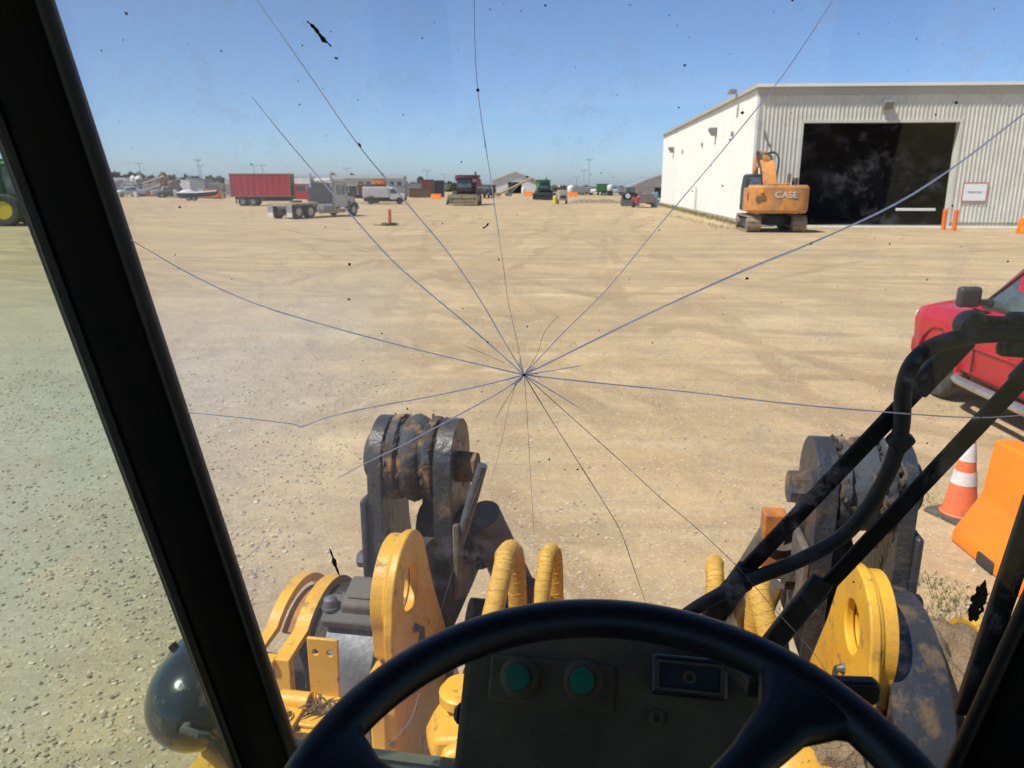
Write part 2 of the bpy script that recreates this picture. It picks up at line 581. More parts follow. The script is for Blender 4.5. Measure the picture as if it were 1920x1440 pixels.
def make_ground():
    xs = [-1800, -1200, -800, -560, -400, -300, -230, -170, -130, -100, -75, -55, -40, -28, -20, -14, -10, -7, -5, -3, -1.5]
    xs = xs + [0] + [-v for v in reversed(xs)]
    ys = [-400, -150, -60, -25, -10, -4, 0, 2, 4, 6, 8, 10, 13, 17, 22, 28, 36, 46, 58, 72, 90, 110, 140, 170, 200, 235, 270, 320, 400, 520, 700, 1000, 1500, 2200]
    vs = [(x, y, ground_height(x, y)) for y in ys for x in xs]
    n = len(xs)
    fs = [(j * n + i, j * n + i + 1, (j + 1) * n + i + 1, (j + 1) * n + i) for j in range(len(ys) - 1) for i in range(n - 1)]
    m = bpy.data.materials.new('yard_gravel')
    m.use_nodes = True
    nt = m.node_tree
    N, L = nt.nodes.new, nt.links.new
    b = nt.nodes['Principled BSDF']
    b.inputs['Roughness'].default_value = 0.95
    b.inputs['Specular IOR Level'].default_value = 0.15
    tc = N('ShaderNodeTexCoord')
    P = tc.outputs['Object']

    def noise(vec, scale, det=5, rough=0.6, dist=0.0):
        n_ = N('ShaderNodeTexNoise')
        n_.inputs['Scale'].default_value = scale
        n_.inputs['Detail'].default_value = det
        n_.inputs['Roughness'].default_value = rough
        n_.inputs['Distortion'].default_value = dist
        L(vec, n_.inputs['Vector'])
        return n_.outputs[0]

    def rng(v, a, b_, c=0.0, d=1.0):
        r = N('ShaderNodeMapRange')
        for i, k in enumerate((a, b_, c, d)):
            r.inputs[i + 1].default_value = k
        L(v, r.inputs[0])
        return r.outputs[0]

    def mul(a, b_, op='MULTIPLY'):
        q = N('ShaderNodeMath')
        q.operation = op
        for i, k in enumerate((a, b_)):
            if isinstance(k, float): q.inputs[i].default_value = k
            else: L(k, q.inputs[i])
        return q.outputs[0]

    def mix(f, a, b_):
        q = N('ShaderNodeMix')
        q.data_type = 'RGBA'
        if isinstance(f, float): q.inputs[0].default_value = f
        else: L(f, q.inputs[0])
        for i, k in ((6, a), (7, b_)):
            if isinstance(k, tuple): q.inputs[i].default_value = (*k, 1)
            else: L(k, q.inputs[i])
        return q.outputs[2]

    def rings(cx, cy, freq, wob):
        s = N('ShaderNodeVectorMath')
        s.operation = 'SUBTRACT'
        L(P, s.inputs[0])
        s.inputs[1].default_value = (cx, cy, 0)
        ln = N('ShaderNodeVectorMath')
        ln.operation = 'LENGTH'
        L(s.outputs[0], ln.inputs[0])
        w_ = mul(noise(P, 0.05, 2), wob)
        d = mul(ln.outputs['Value'], w_, 'ADD')
        cb = N('ShaderNodeCombineXYZ')
        L(mul(d, freq), cb.inputs[0])
        return noise(cb.outputs[0], 1.0, 4, 0.55)

    big = noise(P, 0.035, 4, 0.55)
    mid = noise(P, 0.33, 6, 0.62)
    fine = noise(P, 5.0, 8, 0.7)
    t1 = rng(rings(-34, -8, 0.9, 6.0), 0.44, 0.66)
    t2 = rng(rings(30, 140, 0.8, 8.0), 0.42, 0.64)
    t3 = rng(rings(260, 30, 0.75, 5.0), 0.45, 0.64)
    sel = rng(noise(P, 0.06, 2, 0.5), 0.40, 0.60)
    c = mix(rng(big, 0.38, 0.64), (0.570, 0.412, 0.212), (0.475, 0.335, 0.168))
    c = mix(mul(rng(mid, 0.40, 0.68), 0.6), c, (0.630, 0.480, 0.268))
    stv = N('ShaderNodeMapping')
    stv.inputs['Scale'].default_value = (0.035, 0.42, 1)
    stv.inputs['Rotation'].default_value = (0, 0, R(6))
    L(P, stv.inputs[0])
    st1 = rng(noise(stv.outputs[0], 1.0, 6, 0.6, 0.4), 0.46, 0.64)
    c = mix(mul(st1, 0.50), c, (0.34, 0.245, 0.135))
    for (sx_, sy_, an, f_, lo, hi, cc) in ((.09, 1.0, -9, .55, .50, .62, (0.345, 0.248, 0.138)), (.12, 1.5, 14, .50, .52, .64, (0.66, 0.52, 0.315)), (.05, .7, 2, .45, .52, .63, (0.33, 0.24, 0.135))):
        sv = N('ShaderNodeMapping')
        sv.inputs['Scale'].default_value = (sx_, sy_, 1)
        sv.inputs['Rotation'].default_value = (0, 0, R(an))
        L(P, sv.inputs[0])
        c = mix(mul(rng(noise(sv.outputs[0], 1.0, 7, 0.68, 0.5), lo, hi), f_), c, cc)
    blot = rng(noise(P, 0.16, 7, 0.66, 0.8), 0.47, 0.62)
    c = mix(mul(blot, 0.42), c, (0.36, 0.265, 0.150))
    pale = rng(noise(P, 0.22, 6, 0.62, 1.2), 0.53, 0.66)
    c = mix(mul(pale, 0.6), c, (0.67, 0.525, 0.305))
    c = mix(mul(mul(t1, sel), 0.60), c, (0.33, 0.24, 0.145))
    c = mix(mul(mul(t2, mul(1.0, sel, 'SUBTRACT')), 0.55), c, (0.33, 0.242, 0.146))
    c = mix(mul(t3, 0.34), c, (0.33, 0.25, 0.155))
    def track(cx, cy, r, gauge=.95, wid=.26):
        q = N('ShaderNodeVectorMath')
        q.operation = 'SUBTRACT'
        L(wv.outputs[0], q.inputs[0])
        q.inputs[1].default_value = (cx, cy, 0)
        ln = N('ShaderNodeVectorMath')
        ln.operation = 'LENGTH'
        L(q.outputs[0], ln.inputs[0])
        d = mul(mul(mul(ln.outputs['Value'], float(r), 'SUBTRACT'), 0.0, 'ADD'), 0.0, 'ADD')
        ab = N('ShaderNodeMath'); ab.operation = 'ABSOLUTE'; L(d, ab.inputs[0])
        ab2 = N('ShaderNodeMath'); ab2.operation = 'ABSOLUTE'; L(mul(ab.outputs[0], float(gauge), 'SUBTRACT'), ab2.inputs[0])
        return rng(ab2.outputs[0], wid, wid * .45)
    wob3 = N('ShaderNodeTexNoise')
    wob3.inputs['Scale'].default_value = .12
    L(P, wob3.inputs['Vector'])
    wv = N('ShaderNodeVectorMath')
    wv.operation = 'MULTIPLY_ADD'
    L(wob3.outputs['Color'], wv.inputs[0])
    wv.inputs[1].default_value = (2.4, 2.4, 0)
    L(P, wv.inputs[2])
    tot = None
    for (cx, cy, rr_) in ((-40, 32, 46), (62, 18, 66), (0, -60, 73), (14, -100, 122), (-20, -200, 231), (34, 150, 130), (200, 60, 205), (-250, 80, 256), (-92, -22, 103), (300, 0, 296), (-60, 60, 58), (10, -300, 342), (-12, -34, 44), (26, 90, 78), (-34, -4, 38), (-30, -12, 41), (44, -6, 47), (-70, 8, 69), (90, 110, 132)):
        k = track(cx, cy, rr_)
        tot = k if tot is None else mul(tot, k, 'MAXIMUM')
    brk = rng(noise(P, 0.30, 5, 0.65), 0.40, 0.62)
    trk = mul(tot, brk)
    c = mix(mul(trk, 0.9), c, (0.325, 0.23, 0.125))
    lx = N('ShaderNodeSeparateXYZ')
    L(P, lx.inputs[0])
    wx = mul(lx.outputs[0], mul(mid, 3.0), 'ADD')
    gl_ = mul(rng(wx, 0.3, -2.6), rng(lx.outputs[1], 26.0, 8.0))
    c = mix(mul(gl_, 0.85), c, (0.40, 0.38, 0.315))
    vo = N('ShaderNodeTexVoronoi')
    vo.inputs['Scale'].default_value = 21
    L(P, vo.inputs['Vector'])
    v2 = N('ShaderNodeTexVoronoi')
    v2.inputs['Scale'].default_value = 58
    L(P, v2.inputs['Vector'])
    sp = N('ShaderNodeSeparateColor')
    L(vo.outputs['Color'], sp.inputs[0])
    sp2 = N('ShaderNodeSeparateColor')
    L(v2.outputs['Color'], sp2.inputs[0])
    patch = rng(noise(P, 0.55, 4, 0.6), 0.42, 0.66)
    c = mix(mul(mul(rng(sp.outputs[0], 0.80, 0.97), patch), 0.55), c, (0.24, 0.19, 0.135))
    gp = rng(noise(P, 0.9, 5, 0.7), 0.50, 0.66)
    c = mix(mul(gp, 0.45), c, (0.33, 0.265, 0.18))
    c = mix(mul(rng(sp2.outputs[0], 0.84, 0.99), 0.5), c, (0.62, 0.55, 0.44))
    c = mix(mul(rng(sp2.outputs[1], 0.84, 0.99), 0.45), c, (0.22, 0.18, 0.13))
    c = mix(mul(rng(fine, 0.42, 0.72), 0.35), c, (0.30, 0.22, 0.14))
    L(c, b.inputs['Base Color'])
    h = mul(mul(fine, 0.5), mul(rng(sp.outputs[0], 0.6, 1.0), 0.35), 'ADD')
    h = mul(h, mul(mid, 1.6), 'ADD')
    h = mul(h, mul(t1, -0.5), 'ADD')
    h = mul(h, mul(trk, -1.1), 'ADD')
    bp = N('ShaderNodeBump')
    bp.inputs['Strength'].default_value = 0.55
    bp.inputs['Distance'].default_value = 0.035
    L(h, bp.inputs['Height'])
    L(bp.outputs[0], b.inputs['Normal'])
    MATS['yard_gravel'] = m
    g = part('ground', MB().add(vs, fs), m, None, smooth=180, fix=False)
    tag(g, 'tan gravel yard with sweeping tyre tracks', None, None, 'structure')

make_ground()

# loose stones on the yard near the machine
def pebbles():
    rnd = np.random.default_rng(3)
    t = (1 + 5 ** 0.5) / 2
    ico = np.array([(-1, t, 0), (1, t, 0), (-1, -t, 0), (1, -t, 0), (0, -1, t), (0, 1, t), (0, -1, -t), (0, 1, -t), (t, 0, -1), (t, 0, 1), (-t, 0, -1), (-t, 0, 1)]) / (1 + t * t) ** 0.5
    tri = np.array([(0, 11, 5), (0, 5, 1), (0, 1, 7), (0, 7, 10), (0, 10, 11), (1, 5, 9), (5, 11, 4), (11, 10, 2), (10, 7, 6), (7, 1, 8), (3, 9, 4), (3, 4, 2), (3, 2, 6), (3, 6, 8), (3, 8, 9), (4, 9, 5), (2, 4, 11), (6, 2, 10), (8, 6, 7), (9, 8, 1)])
    n = 20000
    y = 2.6 + 13 * rnd.random(n) ** 1.5
    x = (rnd.random(n) * 2 - 1.08) * (1.5 + y * 0.72)
    n2 = 22000
    y2 = 1.6 + 9.5 * rnd.random(n2) ** 1.3
    x2 = -1.7 - (0.8 + y2 * .55) * rnd.random(n2)
    x, y = np.concatenate([x, x2]), np.concatenate([y, y2])
    n = n + n2
    clump = 0.5 + 0.5 * np.sin(x * 1.3 + 2 * np.sin(y * .9)) * np.sin(y * 1.7 + np.sin(x * .7 + 1))
    keep = (rnd.random(n) < 0.25 + 0.75 * clump) & (np.hypot(x - 3.75, y - 4.5) > 0.2)
    x, y = x[keep], y[keep]
    n = len(x)
    r = 0.004 + 0.014 * rnd.random(n) ** 3.5
    r[x < -1.5] *= 1.15
    V = ico[None] * (r[:, None, None] * rnd.uniform(0.6, 1.25, (n, 12, 1))) * rnd.uniform(0.7, 1.2, (n, 1, 3)) * np.array([1, 1, 0.6])
    V = V + np.stack([x, y, r * 0.25], 1)[:, None]
    me = bpy.data.meshes.new('gravel')
    F = (tri[None] + 12 * np.arange(n)[:, None, None]).reshape(-1)
    me.vertices.add(n * 12)
    me.vertices.foreach_set('co', V.reshape(-1))
    me.loops.add(len(F))
    me.loops.foreach_set('vertex_index', F.astype(np.int32))
    me.polygons.add(len(F) // 3)
    me.polygons.foreach_set('loop_start', np.arange(0, len(F), 3, dtype=np.int32))
    me.update(calc_edges=True)
    me.polygons.foreach_set('use_smooth', [False] * len(me.polygons))
    mat('stone', (0.44, 0.375, 0.275), 0.9, island=0.45)
    o = part('gravel', me, 'stone')
    tag(o, 'loose grey and tan stones scattered over the yard', 'gravel', None, 'stuff')

pebbles()

# weeds growing beside the barrier and along the shed
def weeds(name, label, spots, seed, m='weed'):
    rnd = random.Random(seed)
    mb = MB()
    for (cx, cy, rad, cnt, h) in spots:
        for _ in range(cnt):
            a, d = rnd.uniform(0, 6.28), rad * rnd.random() ** 0.6
            x, y = cx + d * math.cos(a), cy + d * math.sin(a)
            hh = h * rnd.uniform(0.4, 1.1)
            l = rnd.uniform(0, 6.28)
            dx, dy = math.cos(l), math.sin(l)
            w_ = hh * 0.10
            k = rnd.uniform(0.3, 0.9) * hh
            mb.add([(x - dy * w_, y + dx * w_, 0), (x + dy * w_, y - dx * w_, 0), (x + dx * k * .4 + dy * w_ * .8, y + dy * k * .4 - dx * w_ * .8, hh * .7), (x + dx * k, y + dy * k, hh)], [(0, 1, 2), (0, 2, 3)])
    o = part(name, mb, m, None, smooth=0, fix=False)
    tag(o, label, 'weeds', None, 'stuff')

mat('weed', (0.10, 0.13, 0.035), 0.8, island=0.35)
mat('dry_grass', (0.22, 0.20, 0.09), 0.9, island=0.3)

# treeline far behind the yard, one mass on the horizon
def treeline():
    rnd = random.Random(5)
    mb = MB()
    def band(px0, px1, topf, dist, n, zb):
        for _ in range(n):
            px = rnd.uniform(px0, px1)
            d = ray(px, 342)
            q = d * (dist * rnd.uniform(0.96, 1.05) / d.y)
            gz = ground_height(q.x, q.y)
            top = EYE + (342 - topf(px)) / FPX * dist
            lump = 0.80 + 0.14 * math.sin(px * 0.21) * math.sin(px * 0.083 + 1.3) + 0.07 * math.sin(px * 1.1) + 0.06 * math.sin(px * 2.7)
            z = gz + (top - gz) * lump * rnd.random() ** 0.5
            s_ = rnd.uniform(0.25, 0.75)
            a, b = rnd.uniform(0, 6.28), rnd.uniform(-.7, .7)
            u = Vector((math.cos(a), math.sin(a), b)) * s_
            v = Vector((-math.sin(a) * b, math.cos(a) * b, 1)) * s_
            c = Vector((q.x, q.y, z))
            mb.add([c - u - v * .6, c + u * .8 - v, c + u + v * .7, c - u * .7 + v], [(0, 1, 2, 3)])
    band(-150, 470, lambda p: 321 + max(0, p - 200) * 0.055, 270, 11000, 0)
    band(430, 900, lambda p: 336 + (p - 430) * 0.012, 330, 6000, 0)
    band(880, 1420, lambda p: 346 + max(0, p - 1000) * 0.004, 420, 6500, 0)
    mat('far_leaves', (0.105, 0.12, 0.07), 0.9, island=0.4)
    o = part('treeline', mb, 'far_leaves', None, smooth=0, fix=False)
    tag(o, 'low dark green wood along the horizon behind the yard', 'wood', None, 'stuff')

treeline()

# ------------------------------------------------------------------ the big steel shed on the right
mat('shed_cream', (0.63, 0.625, 0.555), 0.55, c2=(0.56, 0.55, 0.48), vs=0.8, dirt=(0.48, 0.45, 0.37), ds=1.4, dr=(0.56, 0.8))
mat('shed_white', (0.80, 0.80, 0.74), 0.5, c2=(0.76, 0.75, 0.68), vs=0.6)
mat('trim_white', (0.74, 0.74, 0.70), 0.5)
mat('trim_grey', (0.42, 0.42, 0.38), 0.6)
mat('shed_inside', (0.035, 0.035, 0.036), 0.9, c2=(0.06, 0.058, 0.055), vs=0.7)
mat('lamp_grey', (0.22, 0.23, 0.22), 0.5)
mat('concrete', (0.52, 0.47, 0.38), 0.9, c2=(0.44, 0.39, 0.31), vs=0.7, bump=0.2, bs=8)
mat('orange_paint', (0.80, 0.17, 0.02), 0.5, c2=(0.70, 0.14, 0.02), vs=5)
mat('sign_white', (0.78, 0.80, 0.82), 0.4)
mat('sign_red', (0.50, 0.20, 0.13), 0.5)
mat('ink', (0.03, 0.03, 0.035), 0.6)
NSH = gnd(1404, 423)
TH = R(4.2)
shed = thing('steel_shed', 'large pale ribbed steel shed with an open black doorway', 'shed', NSH, -TH)

def on_front(px, py, yl=0.0):            # (x, z) on the shed's front wall
    d = ray(px, py)
    c, s_ = math.cos(TH), math.sin(TH)
    ox, oy = -NSH.x, -NSH.y              # camera in shed frame before rotating
    o = Vector((ox * c - oy * s_, ox * s_ + oy * c, EYE))
    dd = Vector((d.x * c - d.y * s_, d.x * s_ + d.y * c, d.z))
    t = (yl - o.y) / dd.y
    return o.x + dd.x * t, o.z + dd.z * t

def on_left(px, py):
    d = ray(px, py)
    c, s_ = math.cos(TH), math.sin(TH)
    ox, oy = -NSH.x, -NSH.y
    o = Vector((ox * c - oy * s_, ox * s_ + oy * c, EYE))
    dd = Vector((d.x * c - d.y * s_, d.x * s_ + d.y * c, d.z))
    t = -o.x / dd.x
    return o.y + dd.y * t, o.z + dd.z * t

SW, SL, SH = 36.0, 50.0, 8.35
dx0, dz1 = on_front(1503, 222)
dx1, _ = on_front(1806, 227)
dz1 = (dz1 + on_front(1806, 227)[1]) / 2

def ribbed(u0, u1, z0, z1, axis, rib=0.25, dep=0.045, outward=-1):
    # corrugated cladding sheet: flat pans with raised trapezoid ribs; axis 'x' runs along x at y=0, 'y' along y at x=0
    pts = []
    k0 = math.floor(u0 / rib)
    us = []
    k = k0
    while k * rib < u1:
        b = k * rib
        us += [(b + .00, 0), (b + .15, 0), (b + .18, dep), (b + .215, dep), (b + .245, 0)]
        k += 1
    us = [(u0, 0)] + [q for q in us if u0 < q[0] < u1] + [(u1, 0)]
    vs, fs = [], []
    for u, d in us:
        for z in (z0, z1):
            for off in (0.0, 0.06):      # outer face and inner face
                p = (d if off == 0 else 0) * outward - off * outward
                vs.append((u, p, z) if axis == 'x' else (p, u, z))
    n = len(us)
    for i in range(n - 1):
        a, b = i * 4, i * 4 + 4
        fs += [(a, b, b + 2, a + 2), (a + 1, a + 3, b + 3, b + 1), (a + 2, b + 2, b + 3, a + 3), (a, a + 1, b + 1, b)]
    fs += [(0, 2, 3, 1), (4 * n - 4, 4 * n - 3, 4 * n - 1, 4 * n - 2)]
    return MB().add(vs, fs)

part('wall', ribbed(0.10, dx0, 0.25, SH, 'x'), 'shed_cream', shed, smooth=0)
part('wall', ribbed(dx1, SW, 0.25, SH, 'x'), 'shed_cream', shed, smooth=0)
part('wall', ribbed(dx0, dx1, dz1, SH, 'x'), 'shed_cream', shed, smooth=0)
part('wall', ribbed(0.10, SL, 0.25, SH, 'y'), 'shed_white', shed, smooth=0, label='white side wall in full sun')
part('wall', MB().b2(0, SW, SL - .1, SL, 0, SH), 'shed_cream', shed)
part('wall', MB().b2(SW - .1, SW, 0.1, SL - .1, 0, SH), 'shed_cream', shed)
part('corner_trim', MB().b2(-.07, .10, -.07, .10, 0.25, SH), 'trim_white', shed)
part('foundation', MB().b2(.02, dx0 - .02, .03, .25, 0, .25).b2(dx1 + .02, SW - .2, .03, .25, 0, .25).b2(.02, .25, .25, SL - .2, 0, .25), 'concrete', shed)
part('roof', MB().prism([(-.25, SH + .02), (SL + .2, SH + .02), (SL + .2, SH + .2), (-.25, SH + .2)], -.15, SW + .2, 'x'), 'trim_grey', shed)
part('eave_gutter', MB().prism([(-.25, SH + .215), (-.36, SH + .20), (-.36, SH + .03), (-.25, SH + .015)], -.2, SW + .2, 'x'), 'trim_white', shed)
part('rake_trim', MB().prism([(-.25, SH - .02), (SL + .2, SH - .02), (SL + .2, SH + .24), (-.25, SH + .24)], -.24, -.155, 'x'), 'trim_grey', shed)
part('eave_flashing', MB().b2(-.08, SW, -.10, -.05, SH - .42, SH + .01), 'trim_grey', shed)
fr = MB()
fr.b2(dx0, dx0 + .16, -.06, .5, 0, dz1 - .16).b2(dx1 - .16, dx1, -.06, .5, 0, dz1 - .16).b2(dx0, dx1, -.06, .5, dz1 - .16, dz1 - .003)
part('door_frame', fr, 'shed_cream', shed)
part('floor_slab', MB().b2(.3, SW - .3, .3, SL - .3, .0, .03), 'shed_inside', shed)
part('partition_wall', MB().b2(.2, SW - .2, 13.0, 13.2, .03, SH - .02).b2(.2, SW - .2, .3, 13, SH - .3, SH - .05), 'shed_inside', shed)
# pale striplight hanging inside the doorway
x0, z0 = on_front(1680, 391, 6.0)
x1, z1 = on_front(1753, 395, 6.0)
part('strip_light', MB().b2(x0, x1, 5.95, 6.05, z1, z1 + .17), emit('tube_light', (1, .97, .9), 0.55), shed)
# wall lamps
def wall_lamp(px, py, front):
    if front:
        x, z = on_front(px, py)
        mb = MB().prism([(-.06, z + .25), (-.55, z + .25), (-.6, z + .12), (-.35, z - .25), (-.06, z - .25)], x - .28, x + .28, 'x')
    else:
        y, z = on_left(px, py)
        mb = MB().prism([(-.06, z + .3), (-.62, z + .3), (-.66, z + .16), (-.36, z - .3), (-.06, z - .3)], y - .33, y + .33, 'y')
    part('wall_lamp', mb, 'lamp_grey', shed, bevel=.02)
wall_lamp(1662, 197, True)
for p in ((1344, 247), (1264, 281)):
    wall_lamp(*p, False)
for p in ((1375, 251), (1318, 271), (1281, 284)):
    y, z = on_left(*p)
    part('wall_vent', MB().b2(-.14, -.055, y - .22, y + .22, z - .16, z + .16), 'lamp_grey', shed, bevel=.02)
y, z = on_left(1388, 183)
part('roof_lamp', MB().prism([(-.9, SH + .24), (-.3, SH + .24), (-.3, SH + .5), (-.75, SH + .55)], y - .3, y + .3, 'y'), 'lamp_grey', shed, bevel=.02)
y, _ = on_left(1306, 360)
part('personnel_door', MB().b2(-.075, -.052, y - .5, y + .5, .06, 2.25), 'shed_cream', shed)
# conduit on the front wall
x, z = on_front(1432, 242)
part('conduit', MB().tube([(x, -.09, z), (x + .05, -.09, z - .35), (x + .5, -.09, z - 1.1)], .05, 8), 'lamp_grey', shed)
# notice beside the door
xa, za = on_front(1805, 342)
xb, zb = on_front(1848, 379)
sg = thing('notice_board', 'white notice with a reddish border beside the black doorway', 'sign', NSH, -TH)
part('panel', MB().b2(xa, xb, -.085, -.06, zb, za), 'sign_red', sg)
sz = (za - zb)
part('sheet', MB().b2(xa + .09, xb - .09, -.094, -.086, zb + sz * .54, za - .09), 'sign_white', sg)
part('sheet', MB().b2(xa + .09, xb - .09, -.094, -.086, zb + .09, zb + sz * .45), 'sign_white', sg)
part('heading_band', MB().b2(xa + .09, xb - .09, -.092, -.086, zb + sz * .452, zb + sz * .538), 'trim_white', sg)
tm = text_mesh('PERMITTED', .155, .002)
to = part('lettering', tm, 'ink', sg)
to.location = ((xa + xb) / 2, -.0955, zb + sz * .495)
to.rotation_euler = (math.pi / 2, 0, 0)
to.scale = (1.02, 1, 1)
# bollards and the concrete apron
def bollard(px, py, label):
    g = gnd(px, py)
    b = thing('bollard', label, 'bollard', g, 0, 'orange bollards by the shed door')
    part('post', MB().cyl((0, 0, -.1), (0, 0, 1.15), .13, n=20), 'orange_paint', b)
    part('cap', MB().lathe([(1.15, .13), (1.19, .115), (1.22, .07), (1.23, .01)], (0, 0, 0), 'z', 20), 'orange_paint', b)
bollard(1768, 431, 'orange bollard at the edge of the black doorway')
bollard(1788, 433, 'orange bollard standing against the pale ribbed wall')
ap = MB().b2(dx0 - 3.5, SW + 2, -2.6, .28, .0, .035)
o = part('concrete_apron', ap, 'concrete', None, bevel=.01)
o.location = NSH
o.rotation_euler = (0, 0, -TH)
tag(o, 'pale concrete apron in front of the shed door', None, None, 'structure')
ga = NSH
weeds('dry_weeds', 'dry yellow-green grass along the foot of the white shed wall', [(NSH.x - .30 + .073 * t_ - rr, NSH.y + t_, .45, 40 if rr else 60, .20) for t_ in range(1, 48, 2) for rr in (0, .5)], 4, 'dry_grass')

# ================================================================== THE WHEEL LOADER (own frame, origin on the ground under the driver)
loader = thing('wheel_loader', 'yellow wheel loader seen from its driver seat through a cracked windscreen', 'wheel loader', (0, 0, 0), -YAW)

def yw(z): return WY0 - WK * (z - EYE)
def xin(z): return -0.569 - 0.113 * (z - EYE + 0.955)      # inner edge of the left pillar
def xir(z): return 0.467 + 0.113 * (z - EYE + 0.955)       # inner edge of the right pillar
ZB, ZT = EYE - 0.985, EYE + 0.46

# windscreen pane
def pane_box(c4, t):
    c4 = [Vector(p) for p in c4]
    n = (c4[1] - c4[0]).cross(c4[3] - c4[0]).normalized() * t
    return MB().add(c4 + [p + n for p in c4], [(3, 2, 1, 0), (4, 5, 6, 7), (0, 1, 5, 4), (1, 2, 6, 5), (2, 3, 7, 6), (3, 0, 4, 7)])
glass_pane = part('windscreen', pane_box([(xin(ZB) - .02, yw(ZB), ZB), (xir(ZB) + .02, yw(ZB), ZB), (xir(ZT) + .02, yw(ZT), ZT), (xin(ZT) - .02, yw(ZT), ZT)], -.006), 'windscreen_glass', loader, smooth=0, label='dusty cracked windscreen')

# cracks
def crack_mat(name, c, c2):
    m = bpy.data.materials.new(name)
    m.use_nodes = True
    nt = m.node_tree
    nt.nodes.clear()
    N, L = nt.nodes.new, nt.links.new
    out = N('ShaderNodeOutputMaterial')
    tl = N('ShaderNodeBsdfTranslucent')
    gl = N('ShaderNodeBsdfGlossy')
    gl.inputs['Roughness'].default_value = .25
    gl.inputs[0].default_value = (.6, .7, .9, 1)
    tc = N('ShaderNodeTexCoord')
    n = N('ShaderNodeTexNoise')
    n.inputs['Scale'].default_value = 14
    n.inputs['Detail'].default_value = 2
    L(tc.outputs['Object'], n.inputs['Vector'])
    r = N('ShaderNodeMapRange')
    r.inputs[1].default_value, r.inputs[2].default_value = .4, .62
    L(n.outputs[0], r.inputs[0])
    mx = N('ShaderNodeMix')
    mx.data_type = 'RGBA'
    L(r.outputs[0], mx.inputs[0])
    mx.inputs[6].default_value = (*c, 1)
    mx.inputs[7].default_value = (*c2, 1)
    L(mx.outputs[2], tl.inputs[0])
    ms = N('ShaderNodeMixShader')
    ms.inputs[0].default_value = .12
    L(tl.outputs[0], ms.inputs[1]); L(gl.outputs[0], ms.inputs[2]); L(ms.outputs[0], out.inputs[0])
    MATS[name] = m
crack_mat('crack_blue', (.62, .76, 1.0), (.86, .94, 1.0))
crack_mat('crack_pale', (.80, .88, .97), (1.0, 1.0, 1.0))
crack_mat('crack_dark', (.16, .12, .10), (.62, .55, .46))

def smooth_path(pts, n=5):
    out = []
    P = [Vector(p) for p in pts]
    for i in range(len(P) - 1):
        a, b, c, d = P[max(i - 1, 0)], P[i], P[i + 1], P[min(i + 2, len(P) - 1)]
        for k in range(n):
            t = k / n
            out.append(.5 * ((2 * b) + (c - a) * t + (2 * a - 5 * b + 4 * c - d) * t * t + (3 * b - a - 3 * c + d) * t ** 3))
    return out + [P[-1]]

def crack(pix, wpx, m):
    pts = [Vector((q[0], q[1], 0)) for q in pix]
    pts = smooth_path(pts, 4)
    w0 = []
    rnd = random.Random(int(pix[0][0] + pix[-1][1] * 3))
    for i, p in enumerate(pts):
        w0.append(max(.25, wpx * rnd.uniform(.8, 1.1) * (1 - .45 * (i / (len(pts) - 1)) ** 6)) / 1500)
    path = [ws(p.x, p.y, -.003) for p in pts]
    nn = Vector((0, 1, WK)).normalized()
    vs, fs = [], []
    for i, p in enumerate(path):
        t = (path[min(i + 1, len(path) - 1)] - path[max(i - 1, 0)]).normalized()
        sd_ = t.cross(nn) * w0[i] / 2
        vs += [p - sd_, p + sd_]
        if i: fs.append((2 * i - 2, 2 * i - 1, 2 * i + 1, 2 * i))
    part('crack', MB().add(vs, fs), m, glass_pane, smooth=0, fix=False)

